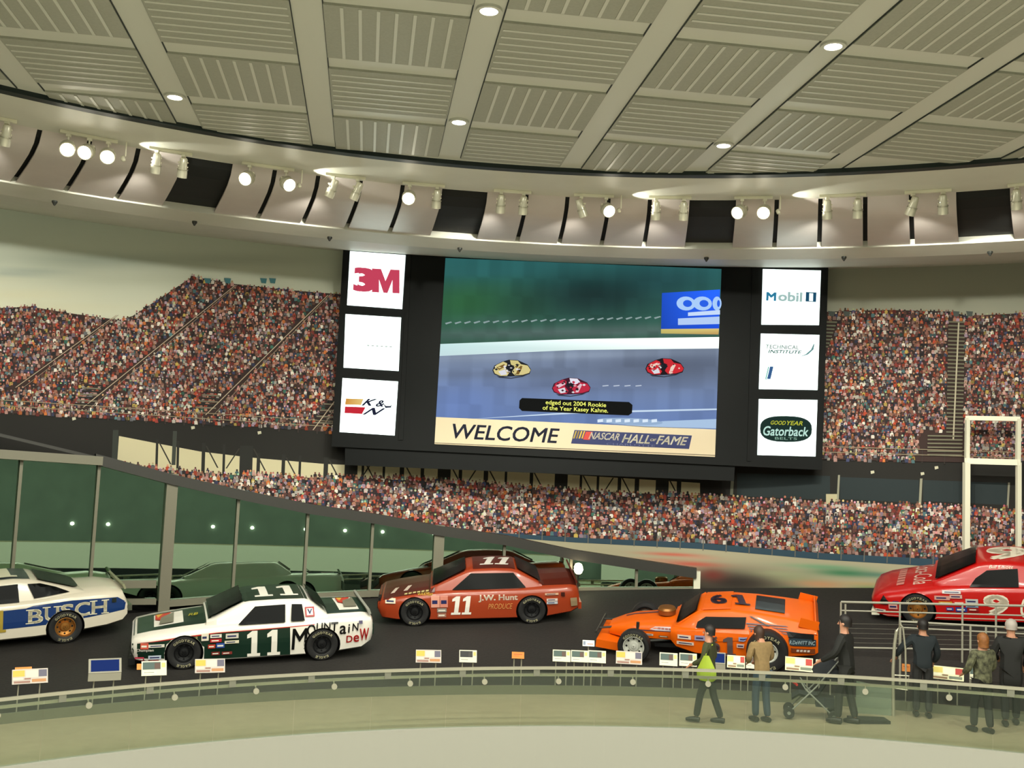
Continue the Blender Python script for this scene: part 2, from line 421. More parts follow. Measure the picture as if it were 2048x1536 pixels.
for (x, kind), td in zip(TRK, angs):          # four added spot lamps in made-up housings, for bright patches along the soffit
    if x not in (218, 573, 1213, 1530): continue
    out = (pol(1, td)-Vector((CX, CY, 0))).normalized(); tan = Vector((out.y, -out.x, 0))
    p = pol(RTL-0.02, td+1.0, ZC-0.035); e = empty('added_uplight', Matrix.Translation(p), 'small white uplight throwing a bright patch along the ring soffit', 'uplight', 'uplights under the ring soffit')
    aim = (tan*1.0+Vector((0, 0, 0.42))-out*.1).normalized(); Rm = aim.to_track_quat('Z', 'Y').to_matrix()
    b = MB(); b.tube([(0, 0, 0), (0, 0, -0.24)], 0.01, 8); b.build('stem', M_WHITE, e)
    b = MB(); b.lathe([(0.03, -0.07), (0.045, -0.05), (0.05, -0.012)], 14, Rm, (0, 0, -0.265)); b.build('housing', M_CLEAR, e)
    L = bpy.data.lights.new('added_uplight_lamp', 'SPOT'); L.energy = 45; L.spot_size = rad(64); L.spot_blend = 0.35; L.shadow_soft_size = 0.03; L.color = WARM
    lo = bpy.data.objects.new('added_uplight_lamp', L); COL.objects.link(lo); lo.parent = e; lo.location = (0, 0, -0.265); lo.rotation_mode = 'QUATERNION'
    lo.rotation_quaternion = (tan*1.0+Vector((0, 0, 0.42))-out*.1).to_track_quat('-Z', 'Y')
# ================================================================== MURAL (a flat print glued to the curved wall)
M_PRINT = vcol_mat('mural_print', 0.7)
mural = empty('mural', Matrix.Translation(pol(RW, 0, 1.5)), 'panoramic printed mural of packed grandstands covering the curved wall', 'mural')
INV = mural.matrix_world.inverted()
def lay(P, pts, R, col, step=14.0):
    v, f = wallpoly(pts, R, step); P.add([INV @ q for q in v], f, col)
def layg(P, quad, R, ctl, ctr, cbr, cbl, nx=24, ny=6):
    """four-cornered patch (tl, tr, br, bl pixels) with colours blended between its corners"""
    tl, tr, br, bl = [Vector(q) for q in quad]; v = []; c = []; f = []
    for j in range(ny+1):
        for i in range(nx+1):
            u, w = i/nx, j/ny
            q = (tl*(1-u)+tr*u)*(1-w)+(bl*(1-u)+br*u)*w; v.append(INV @ hit_cyl(q.x, q.y, R))
            c.append(tuple((ctl[k]*(1-u)+ctr[k]*u)*(1-w)+(cbl[k]*(1-u)+cbr[k]*u)*w for k in range(4)))
    for j in range(ny):
        for i in range(nx):
            a = j*(nx+1)+i; f.append((a, a+1, a+nx+2, a+nx+1))
    P.add(v, f, c)
XL, XR = -260, 2330
def mixc(a, b, t): return tuple(p+(q-p)*t for p, q in zip(a, b))
def layf(P, x0, x1, nx, yt, yb, ny, R, fn):
    v = []; c = []; f = []
    for j in range(ny+1):
        for i in range(nx+1):
            x = x0+(x1-x0)*i/nx; a, b = yt(x), yb(x); y = a+(b-a)*j/ny
            v.append(INV @ hit_cyl(x, y, R)); c.append(C(*fn(x, y)))
    for j in range(ny):
        for i in range(nx): q = j*(nx+1)+i; f.append((q, q+1, q+nx+2, q+nx+1))
    P.add(v, f, c)
def blobs(base, lst, slope=0.0):
    def fn(x, y):
        c = base(x, y) if callable(base) else base
        for cx_, cy_, sx, sy, col, k in lst:
            w = k*math.exp(-((x-cx_)/sx)**2-((y-cy_-slope*(x-cx_))/sy)**2); c = mixc(c, col, w)
        return c
    return fn
P = Paint()
random.seed(4)
def skybase(x, y):
    t = max(0, min(1, (x+100)/900)); b = mixc((214, 224, 212), (186, 192, 176), t); c = mixc((236, 236, 214), (204, 204, 182), t)
    if x > 1200: b, c = (150, 152, 138), (184, 182, 160)
    u = max(0, min(1, (y-430-x*0.05)/190)); return mixc(b, c, u)
CLD = [(30, 590, 130, 14, (230, 226, 196), .8), (-60, 560, 120, 12, (226, 222, 194), .6), (120, 615, 150, 10, (224, 220, 190), .6), (40, 545, 90, 8, (150, 166, 160), .5), (260, 560, 140, 12, (196, 200, 178), .4), (200, 520, 160, 14, (150, 166, 156), .4), (-200, 600, 120, 18, (220, 218, 190), .6), (480, 520, 150, 12, (150, 158, 142), .4)]
layf(P, XL, XR, 220, lambda x: 360 if x < 0 else 360+x*.1 if x < 1100 else 470, lambda x: 700, 40, RW, blobs(skybase, CLD))
P.build('sky', M_PRINT, mural)
BROWN = C(58, 40, 36); NIGHT = C(30, 28, 24)
UL = [(XL, 596), (0, 616), (60, 613), (130, 625), (238, 640), (265, 632), (330, 590), (385, 553), (470, 568), (600, 582), (700, 590), (700, 870), (560, 856), (330, 843), (0, 825), (XL, 812)]
UR = [(1600, 626), (1690, 622), (1780, 620), (1900, 623), (1935, 632), (2048, 626), (XR, 630), (XR, 940), (2048, 930), (1930, 925), (1600, 918)]
LO = [(232, 926), (345, 936), (450, 944), (600, 950), (800, 952), (900, 957), (1100, 974), (1250, 984), (1400, 988), (1640, 1003), (1930, 1012), (2048, 1018), (XR, 1030),
      (XR, 1150), (2048, 1132), (1850, 1118), (1640, 1108), (1400, 1088), (1150, 1076), (1000, 1068), (870, 1062), (620, 1020), (475, 992), (345, 962)]
P = Paint()
lay(P, UL, RW-0.02, BROWN); lay(P, UR, RW-0.02, BROWN); lay(P, LO, RW-0.02, BROWN)
P.build('stand_backing', M_PRINT, mural)
# dark concourse under the upper deck, blue rail band, pale retaining wall with blurred streaks
P = Paint()
lay(P, [(XL, 812), (0, 825), (330, 843), (560, 856), (700, 868), (1200, 895), (1640, 920), (1930, 926), (2048, 931), (XR, 941), (XR, 1032), (2048, 1020), (1930, 1014), (1640, 1004), (1450, 992), (1400, 968),
        (1100, 949), (900, 940), (650, 930), (500, 917), (400, 905), (310, 888), (238, 874), (234, 927), (345, 960), (345, 1260), (XL, 1300)], RW-0.022, NIGHT)
P.build('concourse', M_PRINT, mural)
P = Paint()
SKYG = C(206, 196, 160)
lay(P, [(238, 872), (310, 886), (400, 903), (500, 915), (650, 928), (900, 938), (1100, 947), (1400, 966), (1400, 992), (1100, 978), (900, 962), (600, 955), (450, 949), (340, 940), (234, 930)], RW-0.023, SKYG)
P.build('open_bays', M_PRINT, mural)
class Bits:
    v = []
    def __init__(s, name): s.name = name
    def add(s, v, f, col): P_ = Paint(); P_.add(v, f, col); P_.build(s.name, M_PRINT, mural)
P = Bits('steel_member')
x = 312; k = 0
while x < 1400:
    yt = 880+(x-250)*0.076 if x < 500 else 905+(x-400)*0.061; w = random.choice((5, 7, 9))
    if k % 5 == 4: w = 26
    lay(P, [(x, yt-6), (x+w, yt-6), (x+w-2, yt+62 if x < 500 else yt+44), (x-2, yt+62 if x < 500 else yt+44)], RW-0.024, C(36, 36, 32), 60)
    if k % 2 == 0: lay(P, [(x+w, yt), (x+w+3, yt), (x+w+26, yt+44), (x+w+23, yt+44)], RW-0.024, C(48, 46, 40), 60)
    elif k % 3 == 0: lay(P, [(x+w+26, yt+2), (x+w+29, yt+2), (x+w+3, yt+42), (x+w, yt+42)], RW-0.024, C(48, 46, 40), 60)
    x += random.choice((34, 42, 50)); k += 1
for x, w, y0, y1, c_ in ((226, 11, 860, 928, (52, 56, 50)), (346, 8, 862, 930, (58, 62, 56)), (1463, 6, 940, 990, (110, 112, 96)), (1676, 4, 950, 1008, (150, 148, 128)), (1840, 5, 957, 1016, (150, 148, 128)), (2016, 4, 965, 1020, (140, 138, 120))):
    lay(P, [(x, y0), (x+w, y0), (x+w-3, y1), (x-3, y1)], RW-0.025, C(*c_), 60)
for a, b in (((1474, 946), (1660, 1000)), ((1680, 954), (1838, 1006)), ((1846, 960), (2014, 1010))):
    lay(P, [a, (b[0], a[1]+6), b, (a[0], b[1]-8)], RW-0.0245, C(36, 46, 48), 60)
lay(P, [(1652, 988), (1674, 988), (1674, 1008), (1652, 1008)], RW-0.025, C(190, 180, 145), 60)
for x, y in ((148, 838), (386, 856), (519, 866), (1745, 945), (1845, 948), (1873, 936)): lay(P, [(x-4, y-3), (x+3, y-4), (x+4, y+1), (x-3, y+3)], RW-0.025, C(200, 195, 170), 60)
P = Paint()
lay(P, [(870, 1058), (1000, 1066), (1150, 1075), (1400, 1086), (1640, 1106), (1850, 1117), (2048, 1130), (XR, 1148), (XR, 1165), (2048, 1146), (1850, 1132), (1640, 1119), (1400, 1098), (1150, 1085), (1000, 1074), (870, 1066)], RW-0.056, C(48, 72, 88))
lay(P, [(870, 1064), (1000, 1072), (1150, 1083), (1400, 1096), (1640, 1117), (1850, 1130), (2048, 1144), (XR, 1163), (XR, 1330), (870, 1330)], RW-0.050, C(176, 168, 140))
P.build('retaining_wall', M_PRINT, mural)
P = Paint()
STK = [(1470, 1165, 110, 26, (48, 40, 34), .97), (1430, 1185, 120, 14, (44, 38, 32), .9), (1330, 1142, 70, 8, (120, 100, 80), .5), (1345, 1109, 55, 3.2, (206, 92, 74), .85), (1400, 1116, 40, 3, (200, 140, 118), .6), (1385, 1128, 55, 5, (196, 88, 72), .9), (1320, 1120, 60, 4, (190, 130, 104), .6), (1425, 1150, 26, 12, (120, 44, 36), .8), (1560, 1147, 55, 7, (160, 164, 128), .75), (1590, 1158, 50, 8, (150, 160, 120), .6),
       (1650, 1134, 75, 5, (110, 160, 122), .8), (1690, 1146, 60, 7, (58, 120, 82), .9), (1760, 1150, 40, 5, (60, 110, 100), .6), (1640, 1168, 50, 7, (200, 142, 100), .8), (1730, 1168, 45, 4, (190, 160, 110), .7), (1590, 1180, 40, 5, (60, 104, 62), .8), (1670, 1181, 40, 5, (176, 128, 84), .8), (1745, 1178, 40, 6, (120, 146, 84), .8), (1840, 1160, 60, 10, (120, 160, 120), .6), (1950, 1150, 90, 12, (140, 150, 120), .5)]
WB = [(870, 1064), (1000, 1072), (1150, 1083), (1400, 1096), (1640, 1117), (1850, 1130), (2048, 1144), (2400, 1168)]
def wtop(x):
    for (a, b), (c_, d) in zip(WB, WB[1:]):
        if x <= c_: return b+(d-b)*(x-a)/(c_-a)
layf(P, 1180, 2300, 260, lambda x: wtop(x)+1, lambda x: wtop(x)+110, 60, RW-0.0515, blobs((176, 168, 140), STK, .045))
P.build('speed_streaks', M_PRINT, mural)
# the crowd: small figures, thousands of them
random.seed(11)
CL = [((206, 160, 150), 9), ((236, 226, 214), 10), ((150, 60, 52), 8), ((196, 78, 50), 5), ((92, 60, 54), 9), ((44, 40, 46), 10), ((70, 76, 112), 5), ((120, 120, 126), 6), ((190, 132, 110), 7), ((150, 104, 92), 6), ((90, 130, 136), 2), ((206, 178, 90), 2), ((60, 110, 96), 1), ((210, 120, 60), 3), ((176, 150, 170), 3)]
BAG = [c for c, w in CL for _ in range(w)]
SKIN = [(214, 160, 138), (190, 128, 106), (168, 104, 84), (120, 76, 60), (60, 44, 40), (226, 206, 188)]
def inside(x, y, poly):
    r = False; n = len(poly); j = n-1
    for i in range(n):
        xi, yi = poly[i][:2]; xj, yj = poly[j][:2]
        if (yi > y) != (yj > y) and x < (xj-xi)*(y-yi)/(yj-yi)+xi: r = not r
        j = i
    return r
AIS = [((232, 630), (30, 775)), ((470, 570), (165, 815)), ((655, 590), (410, 830)), ((700, 760), (625, 860))]
def near_aisle(x, y, w):
    for a, b in AIS:
        t = (y-a[1])/(b[1]-a[1])
        if -0.02 <= t <= 1.02 and abs(x-(a[0]+(b[0]-a[0])*t)) < w*(0.7+0.9*t): return True
    return 1896-(y-640)*0.02 < x < 1932-(y-640)*0.02 and y > 640 or (1900-(y-640)*.25 < x < 1934 and y > 860) or (1600 < x < 1676-(y-640)*0.35 and 640 < y < 700)
def crowd(name, poly, sx, sy, slope, x0, x1, scale0, scale1, clear=True):
    P = Paint(); ys = [p[1] for p in poly]; y = min(ys)-60; row = 0
    while y < max(ys)+80:
        x = x0+random.uniform(0, sx)
        while x < x1:
            px, py = x+random.uniform(-1.6, 1.6), y+slope*(x-1024)+random.uniform(-1.5, 1.5)
            if inside(px, py+2, poly) and not (clear and near_aisle(px, py, 7)):
                k = (px-x0)/(x1-x0); s = scale0*(1-k)+scale1*k; s *= random.uniform(.85, 1.15)
                R = RW-0.026-0.00035*row
                c1 = random.choice(BAG); m = random.uniform(.6, 1.02); c1 = C(*[min(255, q*m) for q in c1]); c2 = C(*[q*random.uniform(.7, 1.0) for q in random.choice(SKIN)])
                sh = random.uniform(-1, 1)
                body = [(px-3.2*s, py+6*s), (px-3.4*s+sh, py+0.6*s), (px-1.6*s, py-1*s), (px+1.6*s, py-1*s), (px+3.4*s+sh, py+0.8*s), (px+3.1*s, py+6*s)]
                head = [(px+sh*.4+1.9*s*math.cos(a*PI/3+.5), py-2.6*s+2.1*s*math.sin(a*PI/3+.5)) for a in range(6)]
                P.add([INV @ hit_cyl(q[0], q[1], R) for q in body], [(0, 1, 2, 3, 4, 5)], c1)
                P.add([INV @ hit_cyl(q[0], q[1], R-0.0002) for q in head], [(0, 1, 2, 3, 4, 5)], c2)
                if random.random() < 0.45:
                    P.add([INV @ hit_cyl(q[0], q[1], R-0.0003) for q in (head[3], head[4], head[5])], [(0, 1, 2)], C(*random.choice(((40, 32, 30), (230, 224, 210), (60, 40, 34), (170, 50, 44)))))
            x += sx*random.uniform(.75, 1.25)
        y += sy; row += 1
    return tag(P.build(name, M_PRINT, mural), kind='stuff')
crowd('crowd_print', UL, 7.2, 6.4, 0.055, XL, 700, 1.0, 0.92)
crowd('crowd_print', UR, 7.4, 6.6, 0.012, 1600, XR, 0.95, 1.0)
crowd('crowd_print', LO, 7.6, 7.4, 0.075, 232, XR, 1.05, 1.2, False)
# aisles, stair treads and the rail along the front of the upper deck
P = Bits('stair_or_rail'); RA = RW-0.060
for a, b in AIS:
    for off, w, c_ in ((0, 2.2, (196, 176, 152)), (10, 1.4, (160, 140, 122))):
        lay(P, [(a[0]+off*.4, a[1]), (a[0]+off*.4+w, a[1]), (b[0]+off*1.6+w, b[1]), (b[0]+off*1.6, b[1])], RA, C(*c_), 60)
for bx, by, n in ((160, 768, 7), (398, 782, 6), (640, 800, 8)):
    for k in range(n):
        w = 44; lay(P, [(bx+10-k*3.4, by+k*6.2), (bx+w-k*2, by+k*6.2+2), (bx+w-k*2, by+k*6.2+5), (bx+10-k*3.4, by+k*6.2+3)], RA, C(120, 112, 96) if k % 2 else C(40, 36, 34), 60)
for k in range(36):
    y = 642+k*7.6; x = 1900-(y-640)*0.02
    lay(P, [(x-(3 if k < 30 else 40), y), (x+30, y+1), (x+30, y+4), (x-(3 if k < 30 else 40), y+3)], RA, C(120, 116, 96), 60)
lay(P, [(1916, 645), (1919, 645), (1908, 880), (1905, 880)], RA-.001, C(196, 186, 160), 60)
for k in range(8):
    y = 642+k*7; lay(P, [(1640, y), (1674-k*2.5, y+1), (1674-k*2.5, y+4), (1640, y+3)], RA, C(116, 118, 96), 60)
def edge_y(x): return 825+(x/700.0)*45 if x < 700 else 918+(x-1640)*0.03
for x in list(range(-240, 690, 38)) + list(range(1664, XR, 45)):
    y = edge_y(x); lay(P, [(x, y-26), (x+2, y-26), (x+1, y+2), (x-1, y+2)], RA, C(60, 50, 46), 60)
for x0, x1 in ((XL, 680), (1645, XR)):
    for d in (-26, -15): lay(P, [(x0, edge_y(x0)+d), (x1, edge_y(x1)+d), (x1, edge_y(x1)+d+1.5), (x0, edge_y(x0)+d+1.5)], RA-.0005, C(150, 136, 112))
for x in range(900, XR, 46):
    y = 1054+(x-900)*0.066; lay(P, [(x, y-12), (x+2, y-12), (x+1, y+14), (x-1, y+14)], RA, C(110, 106, 96), 60)
for x0 in (408, 448, 520, 538, 660, 1656, 1686, 1905, 1932): 
    y = 560 if x0 < 600 else 575 if x0 < 700 else 626
    if x0 < 660 or x0 > 1000: lay(P, [(x0, y-4), (x0+14, y-3), (x0+12, y+7), (x0+3, y+6)], RA, C(70, 120, 128) if x0 < 700 else C(84, 92, 88), 60)

# ================================================================== GLAZED WALL BEHIND THE TRACK
M_BEAM = mat('beam_dark', C(44, 42, 36), 0.5); M_POST = mat('post_grey', C(122, 118, 100), 0.45)
gw = empty('glazed_wall', Matrix.Translation(pol(RG, -8, 0.6)), 'green reflective window wall under a sloping beam behind the track', 'window wall')
GI = gw.matrix_world.inverted()
def lerp_px(tab, x):
    for (x0, y0), (x1, y1) in zip(tab, tab[1:]):
        if x <= x1: return y0+(y1-y0)*(x-x0)/(x1-x0)
    return tab[-1][1]
TOPL = [(-320, 890), (0, 918), (200, 926), (345, 966), (475, 993), (615, 1024), (745, 1042), (873, 1064), (1010, 1086), (1147, 1115), (1393, 1150)]
BOTL = [(-320, 1170), (0, 1164), (180, 1162), (331, 1200), (461, 1192), (618, 1187), (740, 1182), (873, 1180), (1155, 1178), (1393, 1178)]
MUL = [-290, -130, 22, 180, 326, 464, 606, 738, 872, 1005, 1140, 1272, 1393]
random.seed(5)
for i in range(len(MUL)-1):
    a, b = MUL[i], MUL[i+1]
    q = [hit_cyl(a, lerp_px(BOTL, a)+6, RG), hit_cyl(b, lerp_px(BOTL, b)+6, RG), hit_cyl(b, lerp_px(TOPL, b)-4, RG), hit_cyl(a, lerp_px(TOPL, a)-4, RG)]
    for k in (0, 1): q[3-k].x, q[3-k].y = q[k].x, q[k].y
    inw = (q[1]-q[0]).cross(Vector((0, 0, 1))).normalized(); inw = inw if inw.y > 0 else -inw
    for k in (2, 3): q[k] = q[k]+inw*(q[k].z-q[3-k].z)*math.tan(rad(1.1))
    n = (q[1]-q[0]).cross(q[3]-q[0]).normalized()*0.012
    MB().add([GI @ w for w in q]+[GI @ (w-n) for w in q], [(0, 1, 2, 3), (7, 6, 5, 4), (0, 4, 5, 1), (1, 5, 6, 2), (2, 6, 7, 3), (3, 7, 4, 0)]).build('pane', M_PANE, gw)
def post(x, w, d, m, name, ext=0, top=0):
    pb = hit_cyl(x, lerp_px(BOTL, x)+12+ext, RG-0.06); pt = hit_cyl(x, lerp_px(TOPL, x)-2-top, RG-0.06); pt = Vector((pb.x, pb.y, pt.z))
    out = (pb-Vector((CX, CY, pb.z))).normalized()
    b = MB(); b.bar(GI @ pb, GI @ pt, w, d, up=out); b.build(name, m, gw)
for i, x in enumerate(MUL):
    if x in (326, 872): post(x, 0.25, 0.3, M_POST, 'column', 14, 12)
    elif x == 1393: post(x, 0.16, 0.25, M_WHITE, 'end_post', 4, 6)
    else: post(x, 0.065, 0.12, M_POST, 'mullion')
def sweep(px, R, w, h, m, name, step=60):
    pts = []
    for (x0, y0), (x1, y1) in zip(px, px[1:]):
        n = max(1, int((x1-x0)/step))
        pts += [hit_cyl(x0+(x1-x0)*k/n, y0+(y1-y0)*k/n, R) for k in range(n)]
    pts.append(hit_cyl(px[-1][0], px[-1][1], R))
    b = MB(); v = []; f = []
    for p in pts:
        out = (p-Vector((CX, CY, p.z))).normalized()
        v += [GI @ (p+out*i*w/2+Vector((0, 0, j*h/2))) for i, j in ((-1, -1), (1, -1), (1, 1), (-1, 1))]
    for k in range(len(pts)-1):
        for j in range(4): f.append((k*4+j, k*4+(j+1) % 4, k*4+4+(j+1) % 4, k*4+4+j))
    n = len(v); f += [(3, 2, 1, 0), (n-4, n-3, n-2, n-1)]
    b.add(v, f); return b.build(name, m, gw)
sweep([(190, 918), (345, 959), (475, 988), (615, 1017), (756, 1038), (873, 1060), (1010, 1080), (1147, 1109), (1393, 1146)], RG-0.1, 0.35, 0.24, M_BEAM, 'sloping_beam')
sweep([(-320, 893), (0, 908), (205, 922)], RG-0.2, 0.22, 0.2, M_POST, 'horizontal_beam')
sweep([(-200, 832), (0, 870), (190, 915)], RG-0.12, 0.08, 0.07, M_BEAM, 'slanting_tube')
sweep([(-320, 1172), (0, 1170), (312, 1168)], RG-0.1, 0.16, 0.17, M_POST, 'sill')
sweep([(-320, 1206), (0, 1204), (312, 1203)], RG-0.1, 0.14, 0.13, M_POST, 'lower_rail')
sweep([(331, 1207), (461, 1197), (618, 1193), (740, 1187), (873, 1184), (1155, 1181), (1393, 1181)], RG-0.1, 0.16, 0.15, M_POST, 'sill')
sweep([(331, 1222), (618, 1208), (873, 1200), (1155, 1194), (1393, 1193)], RG-0.08, 0.08, 0.05, M_POST, 'lower_rail')
# glowing ball standing in for a spotlight's reflection in the glazing, bracket added
p = hit_cyl(1157, 1139, RG-0.42); e = empty('spot_reflection_ball', Matrix.Translation(p), 'glaring round floodlight on a bracket in front of the green glazing', 'lamp')
b = MB(); b.lathe([(0.02, -0.11), (0.08, -0.085), (0.115, 0), (0.08, 0.085), (0.02, 0.11)], 16); b.build('glow_ball', mat('spot_reflection_glow', (1, .85, .55, 1), emit=30), e, smooth=True)
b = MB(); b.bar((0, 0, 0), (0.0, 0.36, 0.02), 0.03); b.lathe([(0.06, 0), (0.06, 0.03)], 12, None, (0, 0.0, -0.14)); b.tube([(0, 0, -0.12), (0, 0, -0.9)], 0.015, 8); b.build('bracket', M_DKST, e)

# ================================================================== SCOREBOARD
SN = Vector((-0.035, -1, 0)).normalized(); SP = Vector((1.8, 25.75, 6.5))
board_root = empty('scoreboard', Matrix.Translation(SP), 'giant black scoreboard with video screen, welcome strip and lit sponsor signs', 'scoreboard')
BI = board_root.matrix_world.inverted()
def onb(x, y, d=0.0): return BI @ hit_plane(x, y, SP+SN*d, SN)
def slab(name, px, d0, d1, m, parent=board_root):
    """solid panel whose front outline (pixels) lies d1 in front of the board plane, running back to d0"""
    fr = [onb(x, y, d1) for x, y in px]; n = len(px); bk = [q+SN*(d0-d1) for q in fr]
    f = [tuple(range(n)), tuple(range(2*n-1, n-1, -1))]+[(i, n+i, n+(i+1) % n, (i+1) % n) for i in range(n)]
    return MB().add(fr+bk, [tuple(reversed(q)) for q in f]).build(name, m, parent)
M_HOUS = mat('scoreboard_black', C(13, 15, 15), 0.6, noise=0.1, scale=2, spec=0.2)
slab('housing', [(687, 488), (1657, 528), (1644, 940), (663, 893)], -0.55, 0.0, M_HOUS)
for px in ([(815, 494), (823, 494), (806, 880), (797, 880)], [(1505, 524), (1513, 524), (1502, 922), (1494, 922)]): slab('rib', px, 0, 0.03, M_HOUS)
slab('housing_skirt', [(690, 890), (1470, 925), (1468, 962), (690, 930)], -0.5, -0.08, M_HOUS)
M_SCR = vcol_mat('screen_picture', 0.4, emit=1.0)
class BPaint(Paint):
    def __init__(s): Paint.__init__(s); s.n = 0
    def poly(s, px, col, d=None):
        s.n += 1; d = d if d is not None else s.d0+0.0012*s.n
        s.add([onb(x, y, d) for x, y in px], [tuple(reversed(range(len(px))))], col if isinstance(col, list) else col)
    def text(s, t, bl, br, tl, col, bold=0.0, shear=0.0):
        s.n += 1; d = s.d0+0.0012*s.n; v, f, a = text2d(t, bold, shear)
        bl, br, tl = Vector(bl), Vector(br), Vector(tl)
        q = [bl+(br-bl)*u+(tl-bl)*w for u, w in v]; s.add([onb(w.x, w.y, d) for w in q], f, col)
    def ell(s, c, a, b, col, rot=0.04, n=20, p=2.0):
        pts = []
        for k in range(n):
            t = 2*PI*k/n; ct, st = math.cos(t), math.sin(t); x = a*abs(ct)**(2/p)*(1 if ct > 0 else -1); y = b*abs(st)**(2/p)*(1 if st > 0 else -1)
            pts.append((c[0]+x-y*rot*0.5, c[1]+y+x*rot))
        s.poly(pts, col)
def SCR(r, g, b, k=1.0): c = C(r, g, b); return (c[0]*k, c[1]*k, c[2]*k, 1)
scr = slab('screen', [(891, 515), (1443, 537), (1432, 858), (872, 833)], 0, 0.02, M_HOUS)
B = BPaint(); B.d0 = 0.024
def quadg(px, cols): B.poly(px, cols)
L = lambda y: (891-(y-515)*0.06, y); Rr = lambda y: (1443-(y-537)*0.034, y)
def fbase(x, y):
    u = (y-520-(x-891)*.03)/170
    return mixc((44, 98, 98), (52, 92, 76), max(0, min(1, u*1.2)))
def bgrid(x0f, x1f, yt, yb, nx, ny, fn, rough=.05):
    v = []; c = []; f = []; B.n += 1; d = B.d0+.0012*B.n
    tint = [random.uniform(1-rough, 1+rough) for _ in range(200)]
    for j in range(ny+1):
        for i in range(nx+1):
            t = j/ny; yl = yt[0]+(yb[0]-yt[0])*t; yr = yt[1]+(yb[1]-yt[1])*t; u = i/nx
            y = yl+(yr-yl)*u; x = L(yl)[0]*(1-u)+Rr(yr)[0]*u; k = tint[int(i/3)+37*int(j/8)]
            v.append(onb(x, y, d)); c.append(SCR(*[max(0, min(255, q*k)) for q in fn(x, y)]))
    for j in range(ny):
        for i in range(nx): q = j*(nx+1)+i; f.append((q, q+nx+1, q+nx+2, q+1))
    B.add(v, f, c)
random.seed(9)
bgrid(L, Rr, (516, 538), (690, 678), 72, 36, blobs(fbase, [(930, 605, 120, 42, (46, 98, 56), .8), (1190, 590, 130, 46, (24, 44, 44), .85), (1340, 560, 90, 30, (34, 66, 70), .6), (1050, 610, 60, 30, (34, 66, 50), .5), (960, 545, 120, 12, (46, 100, 104), .5), (1150, 664, 400, 13, (82, 104, 100), .95), (980, 640, 60, 10, (70, 100, 96), .4)], -.02))
bgrid(L, Rr, (704, 692), (835, 859), 72, 30, blobs(lambda x, y: mixc((128, 142, 164), (104, 128, 178), max(0, min(1, (y-700)/140))), [(1330, 735, 220, 34, (88, 98, 118), .85), (1000, 748, 200, 10, (100, 112, 134), .6), (1180, 770, 200, 12, (94, 106, 134), .5), (920, 800, 90, 40, (104, 130, 190), .5), (1100, 712, 260, 7, (150, 164, 184), .6)], -.02))
for k in range(24): B.poly([(890+k*19, 646-k*0.5), (902+k*19, 643-k*.5), (904+k*19, 645-k*.5), (892+k*19, 649-k*.5)], SCR(140, 160, 160))
B.poly([L(688), (1150, 678), Rr(674), Rr(697), (1150, 700), L(712)], [SCR(200, 232, 232), SCR(236, 250, 248, 1.2), SCR(250, 255, 250, 1.4), SCR(236, 246, 240, 1.2), SCR(220, 240, 236), SCR(196, 222, 226)])
B.poly([(1324, 586), (1440, 579), (1438, 660), (1322, 664)], [SCR(30, 80, 200), SCR(36, 96, 240, 1.3), SCR(30, 80, 220), SCR(24, 70, 180)])
for cx_ in (1372, 1405, 1434):
    B.ell((cx_, 607), 19 if cx_ < 1430 else 9, 14, SCR(170, 205, 250)); B.ell((cx_+3, 607), 9 if cx_ < 1430 else 3, 7, SCR(40, 96, 230))
B.poly([(1376, 625), (1440, 620), (1440, 629), (1376, 632)], SCR(200, 220, 250)); B.poly([(1356, 637), (1439, 633), (1439, 648), (1356, 650)], SCR(180, 205, 245))
B.poly([(1322, 658), (1438, 657), (1437, 669), (1322, 667)], [SCR(206, 190, 110), SCR(220, 196, 120), SCR(190, 150, 90), SCR(190, 176, 100)])
B.poly([(940, 838), (1160, 823), Rr(817), Rr(820), (1160, 827)], SCR(200, 220, 240))
B.poly([(1250, 850), (1330, 842), Rr(838), Rr(857), (1290, 853)], SCR(170, 196, 226)); B.ell((1260, 843), 66, 7, SCR(150, 176, 208)); 
for k in range(7): B.poly([(1195+k*18, 839), (1206+k*18, 838), (1206+k*18, 844), (1195+k*18, 845)], SCR(220, 235, 250))
for k in range(4): B.poly([(1205+k*22, 771), (1217+k*22, 770), (1217+k*22, 772), (1205+k*22, 773)], SCR(190, 200, 216))
